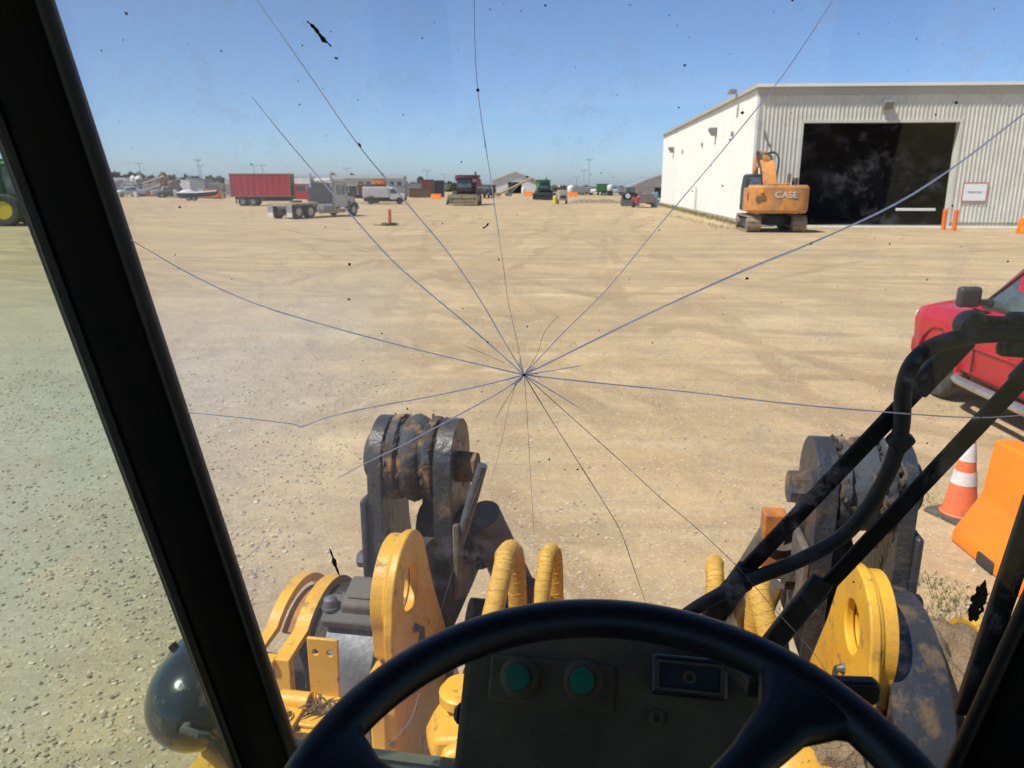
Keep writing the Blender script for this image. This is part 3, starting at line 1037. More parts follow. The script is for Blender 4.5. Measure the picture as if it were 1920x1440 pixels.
C0 = (983, 703)
CR = [
    ([C0, (935, 622), (905, 570), (845, 480), (762, 380), (672, 272), (580, 140), (482, 0), (440, -60)], 2.6, 'crack_blue'),
    ([C0, (880, 612), (800, 545), (735, 488), (660, 405), (600, 335), (540, 265), (472, 181)], 3.0, 'crack_blue'),
    ([C0, (850, 672), (740, 645), (610, 610), (500, 577), (420, 545), (340, 505), (280, 470), (215, 432)], 3.0, 'crack_blue'),
    ([C0, (900, 724), (800, 745), (700, 763), (620, 781), (565, 800), (548, 795), (440, 782), (325, 771)], 2.8, 'crack_blue'),
    ([C0, (940, 734), (860, 778), (760, 832), (690, 866), (632, 897)], 2.8, 'crack_pale'),
    ([C0, (1050, 630), (1140, 540), (1230, 430), (1340, 300), (1450, 165), (1510, 80), (1562, 0), (1600, -60)], 1.8, 'crack_blue'),
    ([C0, (1100, 645), (1240, 577), (1400, 505), (1530, 452), (1680, 382), (1800, 305), (1920, 213), (1990, 165)], 3.6, 'crack_blue'),
    ([C0, (1040, 694), (1093, 685)], 2.2, 'crack_blue'),
    ([C0, (1100, 716), (1290, 735), (1480, 757), (1640, 771), (1820, 783), (1935, 777)], 3.0, 'crack_blue'),
    ([C0, (1030, 730), (1088, 766)], 2.4, 'crack_blue'),
    ([C0, (1080, 790), (1170, 870), (1240, 935), (1300, 985), (1380, 1060), (1450, 1140), (1530, 1230), (1570, 1300)], 1.7, 'crack_dark'),
    ([C0, (1020, 765), (1080, 860), (1140, 955), (1165, 1000), (1190, 1070), (1214, 1140)], 2.0, 'crack_dark'),
    ([C0, (989, 790), (994, 880), (1002, 1010)], .9, 'crack_dark'),
    ([C0, (965, 620), (952, 560), (944, 500), (935, 440)], 1.0, 'crack_dark'),
    ([(936, 442), (928, 392), (919, 325)], 2.2, 'crack_pale'),
    ([(911, 278), (908, 258)], 2.4, 'crack_pale'),
    ([(919, 325), (911, 278), (903, 225), (894, 150), (890, 60), (889, -30)], 1.2, 'crack_dark'),
    ([C0, (1008, 662), (1020, 625), (1048, 590)], 1.0, 'crack_dark'),
    ([C0, (955, 740), (930, 785)], 1.1, 'crack_dark'),
    ([(905, 892), (880, 960), (858, 1040), (828, 1140), (815, 1185)], 1.2, 'crack_dark'),
    ([(786, 1300), (772, 1345), (752, 1372), (720, 1402)], 1.6, 'crack_pale'),
    ([(425, 1060), (452, 1052), (480, 1030), (500, 1005)], 1.4, 'crack_blue'),
    ([(945, 680), (905, 662), (870, 648)], .9, 'crack_dark'),
    ([(970, 712), (955, 760), (940, 830), (920, 905)], .7, 'crack_dark'),
]
for c_ in CR:
    crack(*c_)
# chip at the centre of the cracks
part('impact_chip', MB().blob(ws(*C0, -.004), .0016, 3, .5, 2, (1.3, .25, 1)), 'dirt_spot', glass_pane, smooth=0)
rnd = random.Random(31)
for i in range(22):
    an = rnd.uniform(0, 6.28)
    l0, l1 = rnd.uniform(2, 6), rnd.uniform(10, 34)
    dx_, dy_ = math.cos(an), math.sin(an)
    crack([(983 + dx_ * l0, 703 + dy_ * l0), (983 + dx_ * (l0 + l1) * .6 + rnd.uniform(-2, 2), 703 + dy_ * (l0 + l1) * .6 + rnd.uniform(-2, 2)), (983 + dx_ * l1, 703 + dy_ * l1)], rnd.uniform(.8, 1.8), rnd.choice(['crack_pale', 'crack_blue', 'crack_dark']))

# bug streaks and dirt specks on the glass
def smear(pix, wid, m, seed=1):
    rnd = random.Random(seed)
    pts = smooth_path([Vector((*q, 0)) for q in pix], 4)
    mb = MB()
    path = [ws(p.x, p.y, -.0035) for p in pts]
    rr = [max(.0003, wid / 1500 / 2 * rnd.uniform(.4, 1.3) * (math.sin(math.pi * (i + .6) / (len(pts) + .2)) ** .6)) for i in range(len(pts))]
    mb.tube(path, rr, 6)
    part('bug_smear', mb, m, glass_pane, smooth=60)
smear([(576, 40), (584, 47), (592, 55), (600, 66), (608, 76), (614, 80), (622, 88)], 7, 'dirt_spot', 2)
smear([(627, 108), (634, 110)], 4, 'dirt_spot', 3)
smear([(618, 1028), (624, 1045), (628, 1058), (637, 1080)], 9, 'dirt_spot', 4)
smear([(895, 166), (897, 172)], 5, 'dirt_spot', 5)
smear([(905, 428), (912, 424), (916, 418)], 4, 'dirt_spot', 6)
smear([(672, 268), (677, 276)], 5, 'dirt_spot', 7)
smear([(1283, 121), (1285, 124)], 6, 'dirt_spot', 8)
# torn blot of dried dirt near the right edge
rnd = random.Random(9)
bl = MB()
for i in range(190):
    t = rnd.random()
    cx, cy = 1846 - 24 * t, 1098 + 62 * t
    wv = 11 * (1 - (2 * t - 1) ** 2) ** .5
    q = ws(cx + rnd.uniform(-wv, wv), cy + rnd.uniform(-8, 8), -.0035)
    bl.blob(q, rnd.uniform(.0012, .0036), i, .35, 1, (.8, .12, 1.5))
part('dirt_blot', bl, 'dirt_spot', glass_pane, smooth=0)
spk = MB()
rnd = random.Random(11)
for i in range(330):
    px, py = rnd.uniform(100, 1900), 1250 * rnd.random() ** 1.15
    if xin(2.6) * 0 + px < 110 + py * .36: continue
    r_ = (.0004 + .0009 * rnd.random() ** 3)
    spk.blob(ws(px, py, -.0035), r_, i, .4, 1, (rnd.uniform(.7, 1.6), .25, rnd.uniform(.7, 1.6)))
o = part('dirt_specks', spk, 'dirt_spot', glass_pane, smooth=0)
o['kind'] = 'stuff'

# --- cab: pillars, roof, floor, walls
def sweep(sec_b, sec_t):
    return MB().loft([[(x, y, ZB - .12) for x, y in sec_b], [(x, y, ZT + .06) for x, y in sec_t]])
def pillar_sec(z, side):
    y = yw(z)
    xi = xin(z) if side < 0 else xir(z)
    pts = [(0, -.004), (0, .022), (.035, .055), (.090, .05), (.115, .02), (.102, -.035), (.085, -.05), (.055, -.052), (.030, -.040), (.012, -.018)]
    return [(xi + side * a, y + b) for a, b in pts]
for side in (-1, 1):
    part('pillar', sweep(pillar_sec(ZB - .12, side), pillar_sec(ZT + .06, side)), 'black_metal', loader, bevel=.006)
    zz = [ZB - .02, ZT]
    xe = (lambda z: (xin(z) if side < 0 else xir(z)) - side * .005)
    part('rubber_seal', MB().tube([(xe(z), yw(z) - .008, z) for z in zz], .010, 10), 'black_rubber', loader)
    part('rubber_seal', MB().tube([((xin(z) if side < 0 else xir(z)) + side * .070, yw(z) - .056, z) for z in zz], .007, 8), 'black_rubber', loader)
    xo = lambda z: (xin(z) - .108 if side < 0 else xir(z) + .108)
    g = pane_box([(xo(ZB), yw(ZB) - .03, ZB), (xo(ZB), -.75, ZB), (xo(ZT), -.75, ZT), (xo(ZT), yw(ZT) - .03, ZT)], .005 * side)
    part('side_window', g, 'side_glass', loader, smooth=0)
    # door frame below and above the side window
    part('side_panel', MB().loft([[(xo(ZB) - .03, -.8, 1.45), (xo(ZB) + .03, -.8, 1.45), (xo(ZB) + .03, yw(ZB) - .05, 1.45), (xo(ZB) - .03, yw(ZB) - .05, 1.45)],
                                  [(xo(ZB) - .03, -.8, ZB + .004), (xo(ZB) + .03, -.8, ZB + .004), (xo(ZB) + .03, yw(ZB) - .05, ZB + .004), (xo(ZB) - .03, yw(ZB) - .05, ZB + .004)]]), 'cab_lining', loader, bevel=.01)
    part('rear_pillar', MB().b2(min(xo(ZT), xo(ZB)) - .03, max(xo(ZT), xo(ZB)) + .03, -.86, -.76, 1.45, ZT + .05), 'black_metal', loader)
xl, xr_ = xin(ZT) - .2, xir(ZT) + .2
part('cab_roof', MB().b2(xl, xr_, -1.0, yw(ZT) + .14, ZT + .01, ZT + .16), 'cab_lining', loader, bevel=.03)
part('cab_floor', MB().b2(-.72, .62, -.9, yw(ZB) + .02, 1.40, 1.45), 'cab_lining', loader)
part('rear_wall', MB().b2(-.74, .64, -.87, -.81, 1.45, 2.35), 'cab_lining', loader)
part('rear_window', pane_box([(-.70, -.84, 2.35), (.62, -.84, 2.35), (.66, -.84, ZT), (-.76, -.84, ZT)], .005), 'side_glass', loader, smooth=0)
# seat behind the camera
st = MB().b2(-.26, .26, -.62, -.12, 1.78, 1.92).b2(-.25, .25, -.74, -.60, 1.92, 2.42).b2(-.2, .2, -.5, -.2, 1.45, 1.78)
part('driver_seat', st, 'cab_lining', loader, bevel=.04)
# added stand for an unseen pink cloth, placed to be mirrored in the windscreen
part('cloth_stand', MB().b2(-.78, -.50, -.74, -.36, 1.46, EYE - .36), 'cab_lining', loader, bevel=.02)
# windscreen sill
part('windscreen_sill', MB().loft([[(xin(ZB) - .02, .90, 1.62), (xir(ZB) + .02, .90, 1.62), (xir(ZB) + .02, .90, ZB - .045), (xin(ZB) - .02, .90, ZB - .045)],
                                   [(xin(ZB) - .02, 1.02, 1.62), (xir(ZB) + .02, 1.02, 1.62), (xir(ZB) + .02, 1.02, ZB - .015), (xin(ZB) - .02, 1.02, ZB - .015)],
                                   [(xin(ZB) - .02, yw(ZB) + .05, 1.62), (xir(ZB) + .02, yw(ZB) + .05, 1.62), (xir(ZB) + .02, yw(ZB) + .05, ZB), (xin(ZB) - .02, yw(ZB) + .05, ZB)]]), 'sill_paint', loader)
part('rubber_seal', MB().tube([(xin(ZB), yw(ZB) - .004, ZB + .012), (xir(ZB), yw(ZB) - .004, ZB + .012)], .012, 10), 'black_rubber', loader)

# --- steering wheel
WC = Vector((0.002, 0.390, EYE - 0.415))
tl, bt, WR, Wr = 0.2005, 0.019, 0.2221, 0.0165
nrm = Vector((math.sin(bt), -math.sin(tl) * math.cos(bt), math.cos(tl) * math.cos(bt)))
ux = Vector((0, 1, 0)).cross(nrm).normalized()
uy = nrm.cross(ux)
swh = thing('steering_wheel', None, None)
swh.parent = loader
ring = []
for i in range(97):
    a = 2 * math.pi * i / 96
    ring.append(WC + (ux * math.cos(a) + uy * math.sin(a)) * WR)
vs, fs = [], []
for i in range(96):
    a = 2 * math.pi * i / 96
    er = ux * math.cos(a) + uy * math.sin(a)
    for k in range(16):
        t = 2 * math.pi * k / 16
        bumpk = 1 + (.05 * math.sin(a * 48) if math.sin(t) < -.3 else 0)
        vs.append(WC + er * (WR + Wr * bumpk * math.cos(t)) + nrm * (Wr * bumpk * math.sin(t)))
for i in range(96):
    for k in range(16):
        j, l = (i + 1) % 96, (k + 1) % 16
        fs.append((i * 16 + k, j * 16 + k, j * 16 + l, i * 16 + l))
part('rim', MB().add(vs, fs), 'wheel_rim_rubber', swh, smooth=180)
hub = WC - nrm * .05
def spoke(ang, wid):
    er = ux * math.cos(R(ang)) + uy * math.sin(R(ang))
    et = nrm.cross(er)
    secs = []
    for t, wd, th, dn in ((0.0, wid * 1.5, .012, .0), (.3, wid * .95, .012, .0), (.62, wid * .85, .012, -.0), (.82, wid * 1.2, .013, 0), (.92, wid * 2.0, .014, 0), (1.0, wid * 3.4, .013, 0)):
        c = hub.lerp(WC + er * (WR - .004), t)
        c = WC + er * (WR - .004) * t - nrm * (.05 * (1 - t) ** 1.4)
        sec = []
        for k in range(12):
            q = 2 * math.pi * k / 12
            cx, sx = math.cos(q), math.sin(q)
            sec.append(c + et * (wd * .5 * (abs(cx) ** .7) * (1 if cx > 0 else -1)) + nrm * (th * (abs(sx) ** .7) * (1 if sx > 0 else -1)))
        secs.append(sec)
    part('spoke', MB().loft(secs), 'wheel_rim_rubber', swh, smooth=60)
for a_ in (49, 169, 289):
    spoke(a_, .036)
part('hub', MB().add(*(lambda m_: (m_.v, m_.f))(MB().tube([WC - nrm * .09, WC - nrm * .03, WC - nrm * .02], [.05, .058, .045], 28))), 'wheel_rim_rubber', swh)
part('column', MB().tube([hub, hub - nrm * .1, Vector((.0, .62, 1.46))], [.032, .036, .045], 20), 'cab_trim', swh)

# --- dash console in front of the wheel, its face tilted up towards the driver
dash = thing('dash_console', None, None)
dash.parent = loader
DT = R(34)
DP = lp(1150, 1290, .80)
dash.location = DP
dash.rotation_euler = (-DT, 0, 0)
def dpt(px, py, off=0.0):                # local (x, z) on the console face, off = metres proud of it
    d = lray(px, py)
    o_ = Vector((0, 0, EYE)) - DP
    rot = Matrix.Rotation(DT, 3, 'X')
    o_, d = rot @ o_, rot @ d
    t = (-off - o_.y) / d.y
    q = o_ + d * t
    return q.x, q.z
xa_, za_ = dpt(876, 1178)
xb_, _ = dpt(1440, 1240)
part('housing', MB().prism([(xa_, -.42), (xb_, -.42), (xb_, za_ + .0), (xb_ - .015, za_ + .015), (xa_ + .015, za_ + .015), (xa_, za_)], 0, .16, 'y'), 'cab_trim', dash, bevel=.010, seg=3)
x0_, z0_ = dpt(922, 1225)
x1_, z1_ = dpt(1150, 1340)
part('switch_plate', MB().b2(x0_, x1_, -.005, .004, z1_, z0_), 'cab_trim', dash, bevel=.004)
for q in ((969, 1270), (1091, 1277)):
    x_, z_ = dpt(*q, .030)
    bt_ = part('push_button', MB().lathe([(-.010, .0140), (-.020, .0147), (-.031, .0145), (-.034, .013), (-.0345, .001)], (x_, 0, z_), 'y', 28), 'green_plastic', dash)
    part('collar', MB().lathe([(-.003, .024), (-.008, .024), (-.012, .0195), (-.017, .0175), (-.017, .010)], (x_, 0, z_), 'y', 28), 'cab_trim', bt_)
x0_, z0_ = dpt(1222, 1224, .03)
x1_, _ = dpt(1366, 1240, .03)
_, z1_ = dpt(1225, 1302, .03)
bx = part('switch_box', MB().b2(x0_, x1_, -.03, -.003, z1_, z0_), 'black_plastic', dash, bevel=.006, seg=3)
fw = MB()
for (u0, u1, v0, v1) in ((x0_ + .006, x1_ - .006, z0_ - .009, z0_ - .006), (x0_ + .006, x1_ - .006, z1_ + .006, z1_ + .009), (x0_ + .006, x0_ + .009, z1_ + .009, z0_ - .009), (x1_ - .009, x1_ - .006, z1_ + .009, z0_ - .009)):
    fw.b2(u0, u1, -.034, -.0295, v0, v1)
part('bezel', fw, 'cab_trim', bx)
part('key_slot', MB().lathe([(-.0295, .008), (-.034, .007), (-.034, .0045), (-.031, .004)], ((x0_ + x1_) / 2, 0, (z0_ + z1_) / 2), 'y', 16), 'cab_trim', bx)
x_, z_ = dpt(1232, 1345)
part('screw', MB().lathe([(.002, .010), (-.004, .009), (-.006, .005), (-.003, .004)], (x_, 0, z_), 'y', 16), 'cab_trim', dash)
part('side_knob', MB().lathe([(xa_ + .0, .012), (xa_ - .009, .013), (xa_ - .014, .008)], (0, .05, dpt(866, 1345)[1]), 'x', 16), 'black_plastic', dash)
s0, s1 = lp(1400, 1283, .60), lp(1650, 1297, .60)
part('lever', MB().loft([[(s.x, s.y + dy, s.z + dz) for dy, dz in ((-.006, -h), (.006, -h), (.006, h), (-.006, h))] for s, h in ((Vector((.08, .66, s0.z)), .008), (s0, .009), (s0.lerp(s1, .5), .010), (s1 - Vector((.006, 0, 0)), .011), (s1, .006))]), 'black_plastic', loader, bevel=.003)

# --- wiper outside the glass
wip = thing('wiper', None, None)
wip.parent = loader
def wline(pts, off, n=5):
    return smooth_path([ws(*q, off) for q in pts], n)
def flatbar(p0, p1, wd, th, off):
    a, b = ws(*p0, off), ws(*p1, off)
    t = (b - a).normalized()
    nn = Vector((0, 1, WK)).normalized()
    s_ = t.cross(nn) * wd / 2
    nn = nn * th / 2
    return MB().loft([[c - s_ - nn, c + s_ - nn, c + s_ + nn, c - s_ + nn] for c in (a, b)])
part('arm', flatbar((1330, 1140), (1822, 622), .022, .010, .05), 'black_metal', wip, bevel=.003)
part('arm', flatbar((1440, 1215), (1935, 690), .022, .010, .05), 'black_metal', wip, bevel=.003)
part('arm_sleeve', flatbar((1310, 1196), (1406, 1062), .034, .015, .05), 'black_rubber', wip, bevel=.005)
part('arm_sleeve', flatbar((1425, 1235), (1545, 1085), .034, .015, .05), 'black_rubber', wip, bevel=.005)
part('arm_sleeve', flatbar((1715, 735), (1812, 632), .029, .015, .05), 'black_rubber', wip, bevel=.005)
part('arm_sleeve', flatbar((1905, 722), (1970, 655), .029, .015, .05), 'black_rubber', wip, bevel=.005)
part('washer_hose', MB().tube(wline([(1270, 1165), (1320, 1131), (1400, 1090), (1500, 1050), (1580, 1005), (1632, 945), (1672, 870), (1690, 800), (1694, 730), (1712, 680), (1752, 648), (1810, 632), (1880, 626), (1950, 628)], .035), .0102, 12), 'black_rubber', wip)
part('hose_clip', flatbar((1672, 815), (1704, 836), .026, .02, .035), 'black_rubber', wip, bevel=.005)
part('hose_clip', flatbar((1375, 1078), (1400, 1105), .024, .02, .038), 'black_rubber', wip, bevel=.005)
kp = ws(1822, 612, .05)
part('pivot_cap', MB().lathe([(-.016, .010), (-.016, .018), (.0, .020), (.012, .018), (.016, .010)], kp, 'y', 24), 'black_rubber', wip)
part('blade_carrier', flatbar((1812, 605), (1905, 612), .020, .016, .055), 'grey_dusty', wip, bevel=.003)
part('carrier_block', flatbar((1880, 626), (1990, 630), .052, .03, .05), 'black_rubber', wip, bevel=.008)
part('carrier_block', flatbar((1868, 652), (1990, 660), .020, .02, .05), 'black_rubber', wip, bevel=.008)
part('blade', flatbar((1945, 930), (1808, 1338), .030, .014, .045), 'black_rubber', wip, bevel=.004)
part('blade_spine', flatbar((1950, 925), (1822, 1330), .010, .012, .062), 'black_metal', wip, bevel=.002)

# --- lift arms left and right (mirror about the machine's centre line)
MX = -.015
def mir(x, s): return MX + s * (x - 0)
def lift_arm(s):
    A = thing('lift_arm', None, None)
    A.parent = loader
    zc, yc = EYE - 1.06, 2.79
    def plate(x0, x1, name, m):
        loop = arc(yc, zc, .165, 0, 180, 18) + [(yc - .172, zc - .35), (yc - .185, zc - .9), (yc - .17, 1.0), (yc + .36, 1.0), (yc + .27, zc - .65), (yc + .18, zc - .32)]
        part(name, MB().prism(loop, mir(x0, s), mir(x1, s), 'x'), m, A, bevel=.012)
    plate(.93, .985, 'plate', 'arm_steel')
    plate(.655, .725, 'plate', 'arm_steel')
    # rusty bushing between the plates
    prof = [(.73, .15), (.74, .168), (.765, .170), (.772, .150), (.79, .152), (.80, .164), (.83, .172), (.86, .166), (.868, .150), (.878, .148), (.886, .168), (.915, .170), (.925, .15)]
    bm_ = MB().lathe([(mir(x, s), r) for x, r in prof], (0, yc, zc), 'x', 48)
    rb = random.Random(5 + s)
    bm_.v = [(x + rb.uniform(-.003, .003), y + rb.uniform(-.005, .005), z + rb.uniform(-.005, .005)) for x, y, z in bm_.v]
    part('bushing', bm_, 'rust', A, smooth=50)
    gk = MB()
    for i in range(60):
        a_ = R(rb.uniform(20, 200))
        x_ = rb.choice([.735, .770, .875, .92, .735, .92]) + rb.uniform(-.012, .012)
        r_ = .162 + rb.uniform(-.01, .006)
        gk.blob((mir(x_, s), yc + r_ * math.cos(a_), zc + r_ * math.sin(a_)), rb.uniform(.004, .012), i, .35, 1, (1.0, 1.6, 1.6))
    gk_ = part('caked_dirt', gk, 'mud_dark', A, smooth=60)
    gk_['kind'] = 'stuff'
    # pin with end plates
    part('pin', MB().lathe([(mir(.58, s), .05), (mir(.585, s), .062), (mir(.655, s), .066)], (0, yc - .02, zc - .02), 'x', 8), 'rust', A)
    part('pin', MB().lathe([(mir(1.03, s), .06), (mir(1.025, s), .088), (mir(.985, s), .092)], (0, yc, zc), 'x', 28), 'rust', A)
    part('bolt', MB().lathe([(mir(1.055, s), .028), (mir(1.05, s), .034), (mir(.985, s), .034)], (0, yc - .12, zc - .40), 'x', 6), 'grey_steel', A)
    part('lock_plate', MB().b2(*sorted((mir(.985, s), mir(1.012, s))), yc - .19, yc - .02, zc - .56, zc - .12), 'arm_steel', A, bevel=.01)
    part('bolt', MB().lathe([(mir(.585, s), .04), (mir(.59, s), .055), (mir(.655, s), .055)], (0, yc - .05, zc - .36), 'x', 6), 'mud_dark', A)
    part('lock_plate', MB().b2(*sorted((mir(.625, s), mir(.655, s))), yc - .17, yc + .03, zc - .52, zc - .20), 'arm_dusty', A, bevel=.01)
    # ram between the plates
    part('ram_head', MB().lathe([(mir(.73, s), .085), (mir(.83, s), .085)], (0, yc + .02, zc - .30), 'x', 24), 'mud_dark', A)
    part('ram', MB().tube([(mir(.775, s), yc + .02, zc - .02), (mir(.775, s), yc + .03, zc - .36), (mir(.775, s), yc + .05, zc - .50), (mir(.79, s), yc + .14, zc - .98)], [.05, .046, .04, .075], 20), 'mud_dark', A)
    part('ram_collar', MB().cyl((mir(.785, s), yc + .045, zc - .50), (mir(.785, s), yc + .055, zc - .60), .095, n=24), 'grey_dusty', A)
    # tilt ram running forward and down on the inner side
    part('tilt_ram', MB().tube([(mir(.60, s), yc + .16, zc - .30), (mir(.50, s), yc + .42, zc - .78), (mir(.42, s), yc + .65, zc - 1.15)], [.075, .09, .095], 20), 'arm_dusty', A)
    part('cross_tube', MB().tube([(mir(.655, s), yc + .1, zc - .8), (mir(.36, s), yc + .2, zc - .86)], .12, 20), 'mud_dark', A)
lift_arm(-1)
lift_arm(1)
# hand lever and rusty stay beside the arms
p0, p1 = lp(905, 872, 2.62), lp(862, 1015, 2.66)
part('grab_lever', MB().tube([p0, p0.lerp(p1, .4), p1], [.019, .022, .020], 12), 'grey_steel', loader)
p0, p1 = lp(888, 950, 3.2), lp(900, 1060, 3.2)
part('stay', MB().tube([p0, p1], .045, 12), 'rust', loader)
p0 = lp(1455, 985, 2.9)
mat('orange_rust', (.50, .17, .03), .7, c2=(.25, .10, .035), vs=8)
part('reflector_bracket', MB().box((p0.x, 2.95, p0.z - .10), (.09, .08, .28)), 'orange_rust', loader, bevel=.01)
p0 = lp(985, 1110, 3.0)
mat('primer_red', (.16, .085, .065), .8, c2=(.11, .065, .05), vs=6)
part('guard_tube', MB().tube([p0 + Vector((0, 0, .05)), p0 + Vector((.0, 0, .0)), p0 + Vector((.0, -.05, -.6))], [.05, .085, .09], 18), 'primer_red', loader)

# --- yellow frame towers with lifting eyes
def tower(s):
    T = thing('frame_tower', None, None)
    T.parent = loader
    yc, zc = 2.19, EYE - 1.29
    loop = [(1.985, zc - .05)] + arc(yc, zc, .19, 185, 22, 20)[1:] + [(yc + .27, zc - .14), (yc + .76, zc - .98), (yc + .78, .40), (1.99, .40)]
    part('side_plate', MB().ring_prism(loop, (yc, zc), .078, mir(.685, s), mir(.715, s)), 'yellow_paint', T, bevel=.006)
    l2 = [(2.03, zc - .16)] + arc(yc, zc, .175, 200, 20, 18) + [(yc + .05, zc - .36)]
    part('doubler', MB().ring_prism(l2, (yc, zc), .078, mir(.717, s), mir(.765, s)), 'yellow_paint', T, bevel=.008)
    part('edge_bar', MB().b2(*sorted((mir(.717, s), mir(.775, s))), 1.99, 2.08, .75, zc - .20), 'yellow_paint', T, bevel=.01)
    part('boss', MB().lathe([(mir(.755, s), .405), (mir(.90, s), .41), (mir(.915, s), .40)] if s > 0 else [(mir(.725, s), .36), (mir(.78, s), .36)], (0, 2.30 if s > 0 else 2.50, EYE - 1.66), 'x', 56), 'arm_steel' if s > 0 else 'mud_dark', T)
    part('boss', MB().lathe([(mir(.754, s), .31), (mir(.72, s), .30)], (0, 2.27 if s > 0 else 2.5, EYE - 1.68), 'x', 40), 'mud_dark', T)
    part('weld_ring', MB().lathe([(mir(.675, s), .055), (mir(.675, s), .075), (mir(.6849, s), .085)], (0, yc + .09, zc - .36), 'x', 24), 'yellow_paint', T)
    part('paint_chip', MB().blob((mir(.6835, s), yc + .10, zc - .27), .05, 4, .5, 2, (.03, .8, 1.2)), 'mud_dark', T, smooth=0)
    wb = [(mir(.7655, s), yc + .176 * math.cos(R(a_)), zc + .176 * math.sin(R(a_))) for a_ in range(200, 24, -8)]
    part('weld_bead', MB().tube([(mir(.717, s), y_, z_) for _, y_, z_ in wb], .008, 6), 'yellow_paint', T)
    rw = random.Random(3)
    part('weld_bead', MB().tube([(mir(.717, s) + s * .004, 1.992 + rw.uniform(-.002, .002), zc - .22 - .05 * i) for i in range(10)], [.009 + rw.uniform(-.002, .002) for _ in range(10)], 6), 'yellow_paint', T)
    part('grease_nipple', MB().lathe([(mir(.685, s), .016), (mir(.672, s), .014), (mir(.662, s), .007)], (0, yc + .02, zc - .16), 'x', 8), 'grey_steel', T)
tower(-1)
tower(1)

# --- left axle trunnion: drum, clamp, box channel
tr = thing('axle_trunnion', None, None)
tr.parent = loader
DC = (2.34, EYE - 1.70)
part('drum', MB().lathe([(-1.11, .255), (-1.08, .27), (-1.05, .26), (-1.03, .285), (-1.0, .275), (-.985, .29), (-.96, .27), (-.79, .27)], (0, *DC), 'x', 56), 'mud_dark', tr, smooth=60)
band = arc(*DC, .300, 95, 232, 22) + list(reversed(arc(*DC, .288, 95, 232, 22)))
part('clamp_band', MB().prism(band, -.99, -.815, 'x'), 'grey_steel', tr)
def chan(x0, x1):
    o_ = [(2.00, 1.05), (2.00, DC[1] + .225)] + arc(*DC, .305, 128, 12, 16)
    i_ = list(reversed([(2.035, 1.05), (2.035, DC[1] + .21)] + arc(*DC, .275, 128, 12, 16)))
    return MB().prism(o_ + i_, x0, x1, 'x')
part('channel_flange', chan(-1.205, -1.165), 'yellow_paint', tr, bevel=.005)
part('channel_flange', chan(-1.105, -1.055), 'yellow_paint', tr, bevel=.005)
part('channel_web', MB().b2(-1.1645, -1.1055, 2.05, 2.07, 1.05, DC[1] + .20).prism(arc(*DC, .262, 128, 12, 14) + list(reversed(arc(*DC, .245, 128, 12, 14))), -1.1645, -1.1055, 'x'), mat('rusty_yellow', (.42, .20, .04), .75, c2=(.16, .08, .03), vs=9, bump=.3), tr)
part('channel_cap', MB().b2(-1.17, -1.10, 1.985, 2.03, DC[1] + .195, DC[1] + .228), 'yellow_paint', tr, bevel=.006)
ctop = DC[1] + .34
part('clamp_bar', MB().box((-.885, 2.20, ctop - .045), (.24, .12, .035), rx=R(18)), 'grey_dusty', tr, bevel=.008)
cb = part('cap_box', MB().box((-.872, 2.24, ctop - .005), (.155, .15, .055), rx=R(18), taper=(.92, .9)), 'grey_dusty', tr, bevel=.014, seg=3)
part('raised_panel', MB().box((-.872, 2.233, ctop + .025), (.105, .085, .012), rx=R(18)), 'grey_dusty', cb, bevel=.004)
part('bolt', MB().lathe([(0, .030), (.008, .030), (.009, .024), (.035, .023), (.042, .012)], (-.985, 2.19, ctop - .03), 'z', 14), 'grey_steel', tr)
# bracket plate with two holes standing on the deck
by = 1.86
b0, b1 = lp(574, 1196, by), lp(637, 1310, by)
bl_ = lp(574, 1306, by)
hz = b0.z - .045
hw = (b1.x - b0.x)
prof = [(b0.x, bl_.z), (b1.x, bl_.z), (b1.x + .004, b0.z), (b0.x, b0.z)]
holes = [arc(b0.x + hw * k, hz, .009, 0, 360, 16)[:-1] for k in (.27, .77)]
part('bracket_plate', MB().prism(prof, by, by + .012, 'y', holes), 'yellow_paint', tr, bevel=.003)
part('bracket_foot', MB().box(((b0.x + b1.x) / 2, by - .06, bl_.z + .004), (b1.x - b0.x + .01, .14, .012)), 'yellow_paint', tr, bevel=.004)
part('deck', MB().prism([(-1.12, 1.30), (-.74, 1.30), (-.80, by + .02), (-1.12, by + .02)], bl_.z - .03, bl_.z - .004, 'z'), 'yellow_paint', tr, bevel=.005)
part('deck', MB().prism([(-1.16, 1.15), (-.72, 1.15), (-.74, by - .02), (-1.14, by - .02)], bl_.z - .09, bl_.z - .055, 'z'), 'yellow_paint', tr, bevel=.005)
part('deck_riser', MB().b2(-1.06, -.72, 1.32, 1.36, bl_.z - .055, bl_.z - .03), 'yellow_paint', tr)
k0 = lp(540, 1332, by - .10)
kz = bl_.z - .002
part('pipe_clamp', MB().box((k0.x, by - .10, kz + .014), (.075, .10, .02)).prism(arc(by - .05, kz + .022, .030, -10, 190, 10) + list(reversed(arc(by - .05, kz + .022, .018, -10, 190, 10))), k0.x - .045, k0.x + .045, 'x'), 'yellow_paint', tr, bevel=.004)
part('pipe', MB().tube([(k0.x - .35, by - .05, kz + .025), (k0.x + .04, by - .05, kz + .025)], .014, 12), 'yellow_paint', tr)
part('washer', MB().lathe([(0, .030), (.006, .030)], (k0.x - .005, by - .125, kz + .024), 'z', 20), 'yellow_paint', tr)
part('bolt', MB().lathe([(0, .020), (.016, .020), (.019, .016)], (k0.x - .005, by - .125, kz + .030), 'z', 6), 'yellow_paint', tr)
lf = MB()
rnd = random.Random(2)
